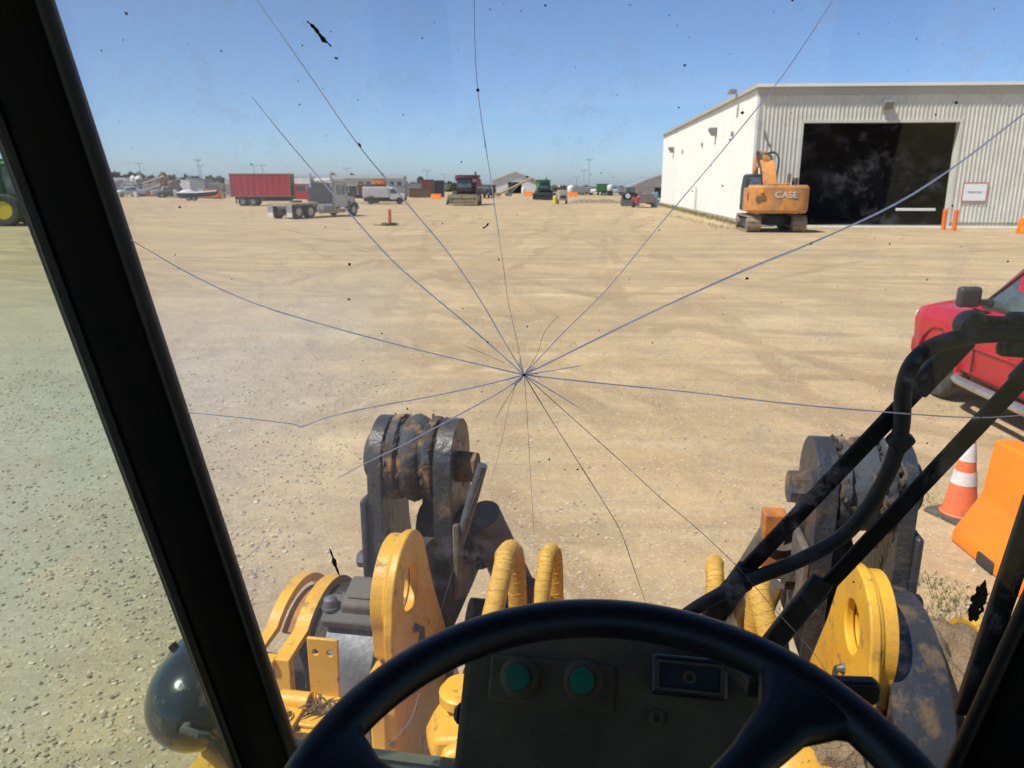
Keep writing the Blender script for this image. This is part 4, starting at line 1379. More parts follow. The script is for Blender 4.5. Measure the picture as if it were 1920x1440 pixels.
for i in range(26):
    q = Vector((k0.x + .075 + rnd.uniform(-.03, .05), by - .07 + rnd.uniform(-.03, .03), kz + .02 + rnd.uniform(0, .025)))
    d = Vector((rnd.uniform(-1, 1), rnd.uniform(-1, 1), rnd.uniform(-.4, .4))) * .03
    lf.tube([q - d, q, q + d * .8 + Vector((0, 0, -.006))], [.001, .004, .001], 5)
o = part('dead_leaves', lf, mat('leaf_brown', (.14, .085, .035), .9, island=.4), tr)
o['kind'] = 'stuff'

# --- right axle trunnion: mud caked drum and yellow collar
t2 = thing('axle_trunnion', None, None)
t2.parent = loader
part('drum', MB().lathe([(.82, .25), (.83, .29), (1.02, .29), (1.10, .28)], (0, *DC), 'x', 48), 'mud_dark', t2)
rnd = random.Random(21)
mv, mf = [], []
NA, NX = 72, 14
for i in range(NA):
    for j in range(NX):
        a = R(360 * i / NA)
        x_ = .905 + .20 * j / (NX - 1)
        rr_ = .318 + .022 * math.sin(i * .55 + 3 * math.sin(j * .5)) + .012 * math.sin(j * 1.1 + i * .21) + rnd.uniform(-.004, .004)
        if j in (0, NX - 1): rr_ -= .03
        mv.append((x_ + .012 * math.sin(i * .8), DC[0] + rr_ * math.cos(a), DC[1] + rr_ * math.sin(a)))
for i in range(NA):
    for j in range(NX - 1):
        mf.append((i * NX + j, ((i + 1) % NA) * NX + j, ((i + 1) % NA) * NX + j + 1, i * NX + j + 1))
part('mud_cake', MB().add(mv, mf), 'mud_dry', t2, smooth=60)
part('collar', chan(1.06, 1.11), 'yellow_paint', t2, bevel=.005)
part('collar', MB().lathe([(1.10, .28), (1.10, .335), (1.17, .345), (1.18, .28)], (0, *DC), 'x', 48), 'yellow_paint', t2)
# centre: hinge casting between the towers
hg = thing('centre_hinge', None, None)
hg.parent = loader
hz0 = lp(850, 1305, 1.95)
part('plate', MB().b2(-.60, .56, 1.85, 2.5, .86, .92), 'yellow_paint', hg, bevel=.01)
part('pin_cap', MB().lathe([(0, .07), (.03, .07), (.035, .062), (.05, .055)], (hz0.x + .02, 1.98, hz0.z - .03), 'z', 28), 'yellow_paint', hg)
part('casting', MB().blob((hz0.x + .05, 1.98, hz0.z - .16), .14, 5, .06, 3, (1, 1, .9)), 'yellow_paint', hg, smooth=180)
q = lp(845, 1378, 1.6)
part('bracket', MB().box((q.x + .04, 1.62, q.z - .02), (.16, .10, .07), ry=R(-8)), 'yellow_paint', hg, bevel=.015)
q = lp(848, 1405, 1.5)
part('pipe', MB().tube([(q.x - .03, 1.50, q.z - .10), (q.x, 1.50, q.z - .02), (q.x + .06, 1.53, q.z + .01), (q.x + .15, 1.58, q.z - .02)], .028, 14), 'yellow_paint', hg)
q = lp(1490, 1425, 1.75)
part('casting', MB().blob((q.x, 1.75, q.z - .08), .15, 6, .05, 3, (1.1, 1, 1)), 'yellow_paint', hg, smooth=180)
part('mud_cake', MB().blob((q.x + .10, 1.75, q.z - .02), .10, 8, .18, 3, (1, .9, 1.1)), 'mud_dry', hg, smooth=30)
q = lp(1506, 1372, 1.8)
part('grease_cap', MB().lathe([(-.02, .03), (.01, .03), (.016, .02)], (q.x, 1.8, q.z), 'z', 18), 'yellow_paint', hg)

# --- yellow wrapped hoses
def hose(pts, r=.036, m='yellow_hose'):
    sp_ = smooth_path(pts, 6)
    hs_ = part('hydraulic_hose', MB().tube(sp_, r, 16), m, loader, smooth=70)
    wr = []
    for k in range(0, 520):
        f = k / 520 * (len(sp_) - 1.001)
        i = int(f)
        c_ = sp_[i].lerp(sp_[i + 1], f - i)
        t_ = (sp_[i + 1] - sp_[i]).normalized()
        u_ = t_.cross(Vector((1, 0, 0))).normalized()
        v_ = t_.cross(u_)
        wr.append(c_ + (u_ * math.cos(k * .55) + v_ * math.sin(k * .55)) * (r + .0004))
    part('spiral_wrap', MB().tube(wr, .0013, 5), m, hs_, smooth=70)
    for k in (.06, .94):
        i = int(k * (len(sp_) - 2))
        part('crimp_fitting', MB().cyl(sp_[i], sp_[i].lerp(sp_[i + 1], .9), r * 1.12, n=12), 'grey_steel', hs_)
def loop_hose(top, x_foot, y_near, y_far, zf, r=.036):
    t = Vector(top)
    hose([(x_foot, y_near, zf), (x_foot + (t.x - x_foot) * .45, y_near + .02, t.z - .33), (t.x - .0, t.y - .07, t.z - .07), t + Vector((0, 0, -.036)), (t.x + .015, t.y + .10, t.z - .09), (t.x + .02, t.y + .16, t.z - .40), (t.x, y_far, zf)], r)
loop_hose(lp(948, 1022, 2.35), -.50, 2.10, 2.6, 1.05, .034)
loop_hose(lp(1026, 1025, 2.45), -.33, 2.25, 2.7, 1.05, .029)
loop_hose(lp(1340, 1048, 2.45), .27, 2.3, 2.7, 1.05, .029)
loop_hose(lp(1425, 1075, 2.30), .56, 2.10, 2.6, 1.05, .034)
mat('chrome_dull', (.30, .28, .25), .35, .7, c2=(.16, .14, .11), vs=6)
for px in (1388, 1420):
    p = lp(px, 1165, 2.6)
    part('steel_pipe', MB().tube([p + Vector((.05, .0, .16)), p + Vector((.0, 0, .02)), p + Vector((-.02, -.05, -.5))], [.035, .045, .045], 16), 'chrome_dull', loader)

# --- round work lamp outside the left pillar
LC = lp(350, 1335, 1.45)
lm = thing('work_lamp', None, None)
lm.parent = loader
prof = [(-.002, .001)] + [(.16 * (1 - math.cos(R(a))) , .128 * math.sin(R(a))) for a in range(8, 91, 7)] + [(.19, .130), (.20, .136), (.215, .136), (.22, .120), (.222, .01)]
part('housing', MB().lathe(prof, (LC.x, LC.y - .08, LC.z), 'y', 48), 'black_gloss', lm, smooth=60)
part('bulb_plug', MB().tube([(LC.x + .04, LC.y - .03, LC.z + .012), (LC.x + .045, LC.y - .080, LC.z + .018), (LC.x + .075, LC.y - .075, LC.z + .005), (LC.x + .088, LC.y - .06, LC.z - .006)], [.014, .012, .010, .006], 12), 'grey_dusty', lm)
part('wire', MB().tube(smooth_path([(LC.x + .085, LC.y - .062, LC.z - .004), (LC.x + .12, LC.y - .06, LC.z - .05), (LC.x + .125, LC.y - .03, LC.z - .13)], 5), .005, 8), 'black_rubber', lm)
part('clip', MB().box((LC.x - .078, LC.y + .10, LC.z + .095), (.016, .02, .042), ry=R(-38)), 'black_metal', lm, bevel=.004)
part('bracket', MB().tube([(LC.x + .02, LC.y + .05, LC.z - .135), (LC.x + .10, LC.y + .02, LC.z - .16), (LC.x + .26, LC.y - .0, LC.z - .12)], [.03, .032, .03], 12), 'yellow_paint', lm)
part('bracket', MB().box((LC.x + .05, LC.y - .08, LC.z - .19), (.24, .12, .03), rz=R(20)), 'yellow_paint', lm, bevel=.01)
# lower body of the machine, below the cab
part('hood_deck', MB().b2(-.85, .75, -1.0, 1.10, .55, 1.39), 'yellow_paint', loader, bevel=.03)
def big_wheel(x, y):
    wv = thing('wheel', None, None)
    wv.parent = loader
    r = .72
    part('tyre', MB().lathe([(x - .26, .40), (x - .28, .60), (x - .24, .70), (x - .12, r), (x + .12, r), (x + .24, .70), (x + .28, .60), (x + .26, .40)], (0, y, r), 'x', 40), 'black_rubber', wv)
    part('rim', MB().lathe([(x - .22, .2), (x - .22, .41), (x + .22, .41), (x + .22, .2)], (0, y, r), 'x', 28), 'yellow_paint', wv)
for x in (-.95, .9):
    big_wheel(x, -1.3)
part('rear_frame', MB().b2(-.5, .45, -2.6, 2.0, .5, .85), 'yellow_paint', loader, bevel=.02)
part('engine_hood', MB().b2(-.7, .65, -2.9, -1.05, .86, 2.1), 'yellow_paint', loader, bevel=.06)

mat('pink_cloth', (.95, .30, .34), .85, c2=(.9, .24, .30), vs=9)
cl = thing('reflection_cloth', 'crumpled pink cloth added behind the driver, unseen but for its reflection in the windscreen', 'cloth', (0, 0, 0), -YAW)  # unseen cloth, added only to give the windscreen its pink reflection
rnd = random.Random(17)
cv, cf = [], []
NU, NV = 26, 30
for i in range(NU):
    for j in range(NV):
        u, v = i / (NU - 1) - .5, j / (NV - 1) - .5
        wob_ = .035 * math.sin(9 * u + 5 * v) + .02 * math.sin(17 * v - 6 * u) + .012 * math.sin(31 * u + 3)
        cv.append((-.66 + u * .21 * (1 + .35 * math.sin(v * 7)) + .06 * v, -.55 + v * .20 + .02 * math.sin(12 * u), EYE - .235 - .10 * v - .06 * (u + .5) + wob_))
for i in range(NU - 1):
    for j in range(NV - 1):
        a_ = i * NV + j
        if (i - 15) ** 2 + (j - 14) ** 2 < 14: continue
        cf.append((a_, a_ + NV, a_ + NV + 1, a_ + 1))
o = part('cloth', MB().add(cv, cf), 'pink_cloth', cl, smooth=180)
sm_ = o.modifiers.new('thick', 'SOLIDIFY')
sm_.thickness = .004

# ================================================================== THINGS NEAR THE LOADER
mat('red_paint', (0.47, 0.010, 0.026), 0.36, c2=(0.42, 0.009, 0.024), vs=2, dirt=(0.40, 0.035, 0.035), ds=3, dr=(0.5, 0.95), coat=0.25, spec=.35)
mat('tyre', (0.035, 0.034, 0.033), 0.85, c2=(0.075, 0.066, 0.055), vs=6, bump=0.3, bs=30)
mat('alloy', (0.42, 0.42, 0.42), 0.35, 0.7)
mat('dark_glass', (0.055, 0.075, 0.08), 0.08, c2=(0.12, 0.15, 0.16), vs=1.2, spec=0.8)
mat('black_trim', (0.03, 0.03, 0.032), 0.5)
mat('chrome', (0.62, 0.60, 0.56), 0.28, 0.85, c2=(0.45, 0.42, 0.37), vs=5)
mat('headlamp', (0.7, 0.72, 0.74), 0.15)

def add_wheel(parent, x, y, r, w_, rim='alloy', z=None):
    z = r if z is None else z
    wv = thing('wheel', None, None)
    wv.parent = parent
    wv.location = (x, y, z)
    h = w_ / 2
    part('tyre', MB().lathe([(-h * .8, r * .56), (-h, r * .70), (-h * .95, r * .92), (-h * .7, r), (h * .7, r), (h * .95, r * .92), (h, r * .70), (h * .8, r * .56)], (0, 0, 0), 'x', 32), 'tyre', wv)
    rm = MB().lathe([(-h * .82, r * .57), (-h * .90, r * .50), (-h * .35, r * .40), (-h * .5, r * .14), (-h * .7, r * .12), (-h * .7, .005)], (0, 0, 0), 'x', 28)
    rm.lathe([(h * .82, r * .57), (h * .86, r * .52), (h * .55, r * .44), (h * .5, r * .14), (h * .7, r * .12), (h * .7, .005)], (0, 0, 0), 'x', 28)
    part('rim', rm, rim, wv)
    return wv

def half(pts):       # mirror a half section of (x, z) points into a closed loop
    return [(x, z) for x, z in pts] + [(-x, z) for x, z in reversed(pts)]

def pickup(label, loc, rz, paint, detail=True, group=None, bed=True):
    """Crew cab pickup, nose towards +y, front axle at the origin."""
    t = thing('pickup_truck', label, 'pickup', loc, rz, group)
    st = [(.84, .80, .52, .93), (.80, .93, .46, 1.03), (.70, .985, .42, 1.11), (.45, 1.0, .42, 1.165), (-.2, 1.0, .42, 1.20), (-.78, 1.0, .42, 1.255), (-1.0, 1.0, .42, 1.27), (-3.2, 1.0, .42, 1.285), (-3.3, .995, .42, 1.30), (-4.9, .99, .48, 1.32), (-5.02, .96, .5, 1.30)]
    secs = []
    for y, w_, zl, zt in st:
        hood = y > -.9
        pts = [(w_ * .90, zl), (w_ * .97, zl + .06), (w_ * .985, .72), (w_, .90 if zt > 1.0 else .82), (w_ * .985, zt - .12), (w_ * .93, zt - .035), (w_ * .84, zt - (.012 if hood else .006)), (w_ * .62, zt + (.035 if hood and y < .9 else 0)), (w_ * .3, zt + (.045 if hood and y < .9 else 0))]
        secs.append([(x, y, z) for x, z in half(pts)])
    b = part('body', MB().loft(secs), paint, t, smooth=35)
    if detail:
        cut = [MB().cyl((sx * .62, yy, .42), (sx * 1.3, yy, .42), .475, n=36) for yy in (0, -3.62) for sx in (-1, 1)]
        boolean(b, cut)
        b.data.materials.clear()
        b.data.materials.append(MATS[paint])
        part('chassis', MB().b2(-.60, .60, -4.8, .75, .32, .60), 'black_trim', t)
        for yy in (0, -3.62):
            for sx in (-1, 1):
                a = arc(yy, .42, .474, 0, 180, 16) + list(reversed(arc(yy, .42, .44, 0, 180, 16)))
                part('arch_liner', MB().prism(a, sx * .63, sx * .975, 'x'), 'black_trim', t)
                fl = arc(yy, .42, .53, -4, 184, 20) + list(reversed(arc(yy, .42, .476, -4, 184, 20)))
                part('arch_flare', MB().prism(fl, sx * .96, sx * 1.018, 'x'), paint, t, bevel=.012)
    for yy in (0, -3.62):
        for sx in (-1, 1):
            add_wheel(t, sx * .86, yy, .405, .27)
    # greenhouse
    gh = [(-.42, .90, 1.225), (-.50, .90, 1.26), (-1.22, .755, 1.90), (-1.50, .745, 1.955), (-2.9, .73, 1.95), (-3.12, .745, 1.90), (-3.30, .88, 1.28)]
    secs = []
    for y, w_, z in gh:
        wb = .905
        zb = 1.24
        secs.append([(-wb, y, zb), (-(wb + w_) / 2 if z > 1.5 else -wb, y, (zb + z) / 2), (-w_, y, z - .05), (-w_ * .86, y, z), (w_ * .86, y, z), (w_, y, z - .05), ((wb + w_) / 2 if z > 1.5 else wb, y, (zb + z) / 2), (wb, y, zb)])
    part('cab_roof', MB().loft(secs), paint, t, smooth=30)
    def sidepane(q, name, sx):
        def P(y, z, o=0.0):
            k = min(1, max(0, (z - 1.24) / .62))
            return (sx * (.905 + (.735 - .905) * k + o + .014), y, z)
        vs = [P(y, z) for y, z in q] + [P(y, z, -.03) for y, z in q]
        n = len(q)
        return part(name, MB().add(vs, [tuple(range(n)), tuple(reversed(range(n, 2 * n)))] + [(i, (i + 1) % n, (i + 1) % n + n, i + n) for i in range(n)]), 'dark_glass', t, smooth=0)
    for sx in (-1, 1):
        sidepane([(-.72, 1.315), (-2.05, 1.315), (-2.05, 1.84), (-1.34, 1.84)], 'side_window', sx)
        sidepane([(-2.14, 1.315), (-3.08, 1.315), (-2.98, 1.78), (-2.14, 1.80)], 'side_window', sx)
        if detail:
            part('window_frame', MB().tube([(sx * .908, -.66, 1.30), (sx * .910, -2.09, 1.30), (sx * .750, -2.09, 1.86), (sx * .755, -1.32, 1.865), (sx * .908, -.66, 1.30)], .014, 6), 'black_trim', t)
            mz = part('door_mirror', MB().box((sx * 1.17, -.84, 1.42), (.26, .12, .24)), 'black_trim', t, bevel=.045, seg=3)
            part('mirror_stalk', MB().box((sx * 1.00, -.86, 1.36), (.20, .06, .07)), 'black_trim', mz, bevel=.01)
            part('running_board', MB().tube([(sx * .93, -.50, .40), (sx * 1.06, -.62, .40), (sx * 1.09, -.75, .40), (sx * 1.09, -2.9, .40), (sx * 1.06, -3.02, .40), (sx * .93, -3.12, .40)], .055, 16), 'chrome', t)
            for yy in (-2.09, -.80, -3.12):
                part('door_seam', MB().b2(*sorted((sx * .985, sx * 1.003)), yy - .006, yy + .006, .52, 1.24), 'black_trim', t)
            for yy in (-1.9, -2.95):
                part('door_handle', MB().b2(*sorted((sx * .99, sx * 1.03)), yy - .11, yy + .11, 1.08, 1.12), paint, t, bevel=.012)
            part('trim_strip', MB().b2(*sorted((sx * .995, sx * 1.012)), -3.05, -.6, .80, .83), paint, t, bevel=.006)
            part('head_lamp', MB().box((sx * .80, .735, .95), (.30, .16, .13)), 'headlamp', t, bevel=.04)
    part('windscreen', MB().add([(-.80, -.49, 1.275), (.80, -.49, 1.275), (.67, -1.195, 1.895), (-.67, -1.195, 1.895), (-.80, -.44, 1.245), (.80, -.44, 1.245), (.67, -1.16, 1.915), (-.67, -1.16, 1.915)], [(0, 1, 2, 3), (7, 6, 5, 4), (0, 4, 5, 1), (1, 5, 6, 2), (2, 6, 7, 3), (3, 7, 4, 0)]), 'dark_glass', t, smooth=0)
    part('bumper', MB().box((0, .86, .52), (1.80, .14, .24)), paint, t, bevel=.05)
    return t

pickup('shiny red crew cab pickup parked beside the orange barrier', (6.47, 9.66, 0), R(-1.5), 'red_paint')

# traffic cone
mat('cone_orange', (0.80, 0.17, 0.055), 0.6, c2=(0.72, 0.16, 0.06), vs=8, dirt=(0.30, 0.16, 0.10), ds=16, dr=(.58, .72))
mat('cone_white', (0.74, 0.72, 0.70), 0.45, c2=(.62, .59, .56), vs=12, dirt=(.35, .31, .27), ds=22, dr=(.64, .74))
mat('cone_base', (0.07, 0.065, 0.055), 0.9, c2=(0.12, 0.10, 0.075), vs=9)
cg = gnd(1797, 968)
cone = thing('traffic_cone', 'orange traffic cone with two white bands behind the orange barrier', 'traffic cone', cg, R(20))
part('base', MB().box((0, 0, .02), (.38, .38, .04), taper=(.94, .94)), 'cone_base', cone, bevel=.012)
ch, r0_, r1_ = .74, .135, .030
rr = lambda z: r0_ + (r1_ - r0_) * (z - .04) / (ch - .04)
part('cone_body', MB().lathe([(.04, .15), (.05, r0_)] + [(z, rr(z)) for z in (.1, .3, .5, .7)] + [(ch, r1_), (ch, r1_ - .012), (ch - .05, r1_ - .012)], (0, 0, 0), 'z', 36), 'cone_orange', cone)
for za, zb in ((.30, .41), (.50, .65)):
    part('white_band', MB().lathe([(za, rr(za) + .0005), (za, rr(za) + .003), (zb, rr(zb) + .003), (zb, rr(zb) + .0005)], (0, 0, 0), 'z', 36), 'cone_white', cone)

# water filled plastic barriers
mat('barrier_plastic', (0.90, 0.22, 0.003), 0.55, c2=(0.86, 0.20, 0.008), vs=3, dirt=(0.45, 0.13, 0.03), ds=26, dr=(.62, .74), bump=.05, bs=8)
def barrier(label, loc, rz, group='orange plastic barriers', L_=1.9):
    t = thing('plastic_barrier', label, 'barrier', loc, rz, group)
    sec = [(.305, 0), (.305, .09), (.285, .13), (.15, .36), (.125, .42), (.095, .80), (.08, .83)]
    secs = []
    for y, k in ((-L_ / 2, .93), (-L_ / 2 + .03, 1), (-L_ / 2 + .3, 1), (L_ / 2 - .3, 1), (L_ / 2 - .03, 1), (L_ / 2, .93)):
        secs.append([(x * k, y, z * (.985 if k < 1 else 1)) for x, z in half(sec)])
    part('shell', MB().loft(secs), 'barrier_plastic', t, bevel=.018, smooth=35, seg=3)
    for y in (-L_ / 4, L_ / 4):
        part('fork_slot', MB().box((0, y, .05), (.64, .2, .09)), 'black_trim', t, bevel=.01)
    part('filler_cap', MB().lathe([(.828, .05), (.85, .05), (.855, .04)], (0, 0, 0), 'z', 20), 'barrier_plastic', t)
    for sgn in (-1, 1):
        part('hinge_lug', MB().cyl((0, sgn * (L_ / 2 + .015), .25), (0, sgn * (L_ / 2 + .015), .70), .035, n=12), 'barrier_plastic', t)
    return t
bg_ = gnd(1778, 1012)
barrier('orange plastic barrier in front of the traffic cone', (bg_.x + .30, bg_.y - .95, 0), R(-1))
fb = gnd(1925, 438)
barrier('orange plastic barrier far off at the foot of the ribbed wall', (fb.x + .5, fb.y, 0), R(86))

wp = [gnd(1770, 1150), gnd(1785, 1130), gnd(1750, 1100), gnd(1740, 945), gnd(1765, 940), gnd(1810, 1120), gnd(1725, 1090), gnd(1720, 900)]
weeds('green_weeds', 'sparse green weeds on the gravel beside the barrier', [(p.x, p.y, .13 + .05 * (i % 3), 110 if i < 3 else 50, .034) for i, p in enumerate(wp)], 6)

# ------------------------------------------------------------------ excavator in front of the shed
mat('exc_orange', (0.66, 0.28, 0.06), 0.6, c2=(0.56, 0.23, 0.055), vs=1.6, dirt=(0.34, 0.20, 0.10), ds=2.6, dr=(.48, .68))
mat('track_dusty', (0.30, 0.235, 0.155), 0.9, c2=(0.20, 0.15, 0.10), vs=3, bump=.3, bs=10)
mat('amber', (0.9, 0.45, 0.02), 0.3)
def excavator(label, loc, rz):
    """Machine facing +y, the counterweight towards -y."""
    t = thing('excavator', label, 'excavator', loc, rz)
    for sx in (-1, 1):
        x0, x1 = sx * 1.22 - .36, sx * 1.22 + .36
        lo = arc(1.75, .46, .44, -90, 90, 12) + arc(-1.75, .46, .44, 90, 270, 12)
        li = arc(1.75, .46, .36, -90, 90, 12) + arc(-1.75, .46, .36, 90, 270, 12)
        tk = part('track', MB().prism(lo, x0, x1, 'x', [li]), 'track_dusty', t)
        gr = MB()
        for k in range(13):
            for zz in (.91, .005):
                gr.b2(x0, x1, -1.75 + k * .29, -1.71 + k * .29, zz - .02, zz + .02)
        for k in range(6):
            a = R(96 + k * 33)
            gr.box(((x0 + x1) / 2, -1.75 + .45 * math.cos(a), .46 + .45 * math.sin(a)), (.72, .05, .05), rx=a)
        part('grouser', gr, 'track_dusty', tk)
        part('track_frame', MB().prism(arc(1.7, .46, .25, -90, 90, 8) + arc(-1.7, .46, .25, 90, 270, 8), sx * 1.22 - .22, sx * 1.22 + .22, 'x'), 'black_trim', t)
        for yy in (-1.75, 1.75):
            part('sprocket', MB().lathe([(-.38, .10), (-.38, .33), (.38, .33), (.38, .10)], (sx * 1.22, yy, .46), 'x', 20), 'track_dusty', t)
    part('undercarriage', MB().b2(-.9, .9, -.9, .9, .35, .85).cyl((0, 0, .8), (0, 0, 1.08), .62, n=28), 'black_trim', t)
    # rounded counterweight and body
    def deck(z0, z1, k0, k1, y1):
        out = []
        for z, k in ((z0, k0), (z1, k1)):
            pts = [(-1.60 * k, y1), (-1.60 * k, -1.75)] + [(1.60 * k * u, -1.75 - .75 * k * (1 - abs(u) ** 5) ** .4) for u in (-.995, -.98, -.94, -.88, -.78, -.6, -.3, 0, .3, .6, .78, .88, .94, .98, .995)] + [(1.60 * k, -1.75), (1.60 * k, y1)]
            out.append([(x, y, z) for x, y in pts])
        return MB().loft(out)
    part('counterweight', deck(1.22, 2.42, 1, 1, -1.3).add(*(lambda m_: (m_.v, m_.f))(deck(2.42, 2.56, 1, .93, -1.3))).add(*(lambda m_: (m_.v, m_.f))(deck(1.06, 1.22, .93, 1, -1.3))), 'exc_orange', t, smooth=30)
    part('engine_cover', MB().b2(-1.55, 1.55, -1.29, 0.2, 1.10, 2.40), 'exc_orange', t, bevel=.05)
    part('front_deck', MB().b2(.55, 1.5, .21, 1.4, 1.1, 1.9).b2(-.5, .5, .21, 1.5, 1.1, 1.5), 'exc_orange', t, bevel=.05)
    cab_ = part('cab', MB().loft([[(-1.5, -.15, 1.1), (-.55, -.15, 1.1), (-.55, 1.6, 1.1), (-1.5, 1.6, 1.1)], [(-1.5, -.15, 2.4), (-.55, -.15, 2.4), (-.55, 1.6, 2.4), (-1.5, 1.6, 2.4)], [(-1.46, -.08, 3.12), (-.6, -.08, 3.12), (-.6, 1.25, 3.12), (-1.46, 1.25, 3.12)]]), 'black_trim', t, bevel=.05)
    part('rear_window', MB().add([(-1.38, -.165, 2.45), (-.66, -.165, 2.45), (-.68, -.115, 3.0), (-1.36, -.115, 3.0), (-1.38, -.12, 2.45), (-.66, -.12, 2.45), (-.68, -.07, 3.0), (-1.36, -.07, 3.0)], [(0, 1, 2, 3), (7, 6, 5, 4), (0, 4, 5, 1), (1, 5, 6, 2), (2, 6, 7, 3), (3, 7, 4, 0)]), 'dark_glass', cab_)
    part('roof_hatch', MB().b2(-1.4, -.65, .0, 1.1, 3.12, 3.17), 'dark_glass', cab_)
    part('engine_hood', MB().b2(-.45, .55, -1.9, -1.0, 2.56, 2.66), 'exc_orange', t, bevel=.03)
    part('exhaust', MB().tube([(.62, -1.2, 2.4), (.62, -1.2, 3.0), (.62, -1.28, 3.12)], .10, 14), 'chrome_dull', t)
    part('air_cleaner', MB().cyl((1.0, -1.0, 2.4), (1.0, -1.0, 2.95), .17, n=20), 'grey_dusty', t)
    # boom folded up and over, dipper hanging in front
    pr = [(.4, 1.5), (.75, 1.5), (1.4, 2.7), (2.2, 3.45), (3.2, 3.6), (4.2, 3.2), (4.4, 3.5), (3.3, 4.02), (2.0, 3.98), (1.0, 3.05)]
    part('boom', MB().prism(pr, -.40, .40, 'x'), 'exc_orange', t, bevel=.04)
    part('boom_ram', MB().cyl((-.38, 1.2, 1.6), (-.38, 2.4, 3.6), .09, n=14).cyl((.38, 1.2, 1.6), (.38, 2.4, 3.6), .09, n=14), 'chrome_dull', t)
    part('dipper', MB().prism([(4.0, 4.15), (4.45, 4.2), (4.7, 3.3), (4.1, 1.3), (3.85, 1.3), (4.05, 3.1)], -.36, .36, 'x'), 'exc_orange', t, bevel=.03)
    part('arm_ram', MB().tube([(-.1, 2.2, 4.1), (-.1, 4.1, 4.45)], .13, 12).tube([(-.1, 3.2, 4.3), (-.1, 4.3, 4.5)], .09, 10), 'chrome_dull', t)
    part('ram_lug', MB().b2(-.25, .05, 1.9, 2.4, 3.9, 4.25).b2(-.3, .3, 3.95, 4.35, 4.1, 4.55), 'exc_orange', t, bevel=.04)
    part('hose_loop', MB().tube(smooth_path([(.35, 1.0, 2.9), (.62, 1.9, 4.0), (.5, 2.9, 4.45), (.2, 3.9, 4.35)], 5), .06, 8).tube(smooth_path([(-.35, 1.0, 2.9), (-.6, 2.0, 4.1), (-.45, 3.0, 4.5), (-.2, 4.0, 4.4)], 5), .06, 8), 'black_trim', t)
    part('bucket', MB().prism([(3.8, 1.4), (4.2, 1.35), (4.3, .9), (3.9, .5), (3.2, .55), (2.95, .95), (3.3, .8), (3.7, .95)], -.6, .6, 'x'), 'exc_orange', t, bevel=.02)
    part('hose_bundle', MB().tube([(.30, .9, 2.2), (.34, 1.7, 3.35), (.30, 2.6, 4.2), (.2, 3.4, 4.35)], .07, 8).tube([(-.30, .9, 2.2), (-.34, 1.6, 3.4), (-.30, 2.5, 4.25)], .06, 8), 'black_trim', t)
    part('work_lamp', MB().lathe([(-.06, .05), (-.06, .11), (.04, .08)], (-1.05, -2.49, 2.25), 'y', 16), 'amber', t)
    mat('vent_dark', (.22, .12, .045), .8)
    part('vent_grille', MB().b2(-1.30, -.75, -2.51, -2.3, 1.72, 2.0), 'vent_dark', t, bevel=.02)
    part('tail_lamp', MB().box((-1.62, -1.8, 1.95), (.06, .1, .42)), mat('tail_red', (.35, .02, .06), .3), t, bevel=.01)
    part('handrail', MB().tube([(-1.5, -1.2, 2.56), (-1.5, -1.2, 2.95), (-1.5, -.3, 2.95)], .025, 8), 'black_trim', t)
    tm_ = text_mesh('CASE', .46, .012)
    lo_ = part('lettering', tm_, mat('decal_grey', (.62, .62, .58), .5), t)
    lo_.location = (.28, -2.512, 2.03)
    lo_.rotation_euler = (math.pi / 2, 0, 0)
    lo_.scale = (1.12, 1.0, 1)
    return t
eg = gnd(1458, 436)
excavator('orange tracked excavator parked tail-on before the shed doorway', (eg.x + .12, eg.y + 1.9, 0), R(-7))

# ================================================================== THINGS FAR ACROSS THE YARD
def paint(name, c, rough=.55, c2=None, metal=0.0, vs=.9):
    return mat(name, c, rough, metal, c2=c2 or tuple(k * .78 for k in c), vs=vs, vr=(.4, .7))
paint('far_white', (.70, .70, .68)); paint('far_grey', (.28, .29, .29)); paint('far_dark', (.045, .045, .05))
paint('far_red', (.42, .035, .045), c2=(.34, .03, .04)); paint('far_maroon', (.15, .025, .03)); paint('far_green', (.035, .17, .05)); paint('far_rust', (.22, .105, .055), c2=(.13, .06, .035))
paint('far_orange', (.78, .21, .03)); paint('far_tan', (.44, .34, .2)); paint('far_blue', (.12, .36, .60)); paint('far_yellow', (.72, .60, .06)); paint('far_silver', (.45, .44, .42), .4, metal=.3)
paint('rim_yellow', (.75, .56, .02)); paint('far_pale', (.56, .55, .50)); paint('far_navy', (.03, .04, .06)); paint('far_teal', (.30, .42, .42)); paint('roof_grey', (.30, .30, .29)); paint('far_brown', (.16, .105, .06))
paint('flap_white', (.62, .62, .60))

def far(px, py):
    return gnd(px, py)

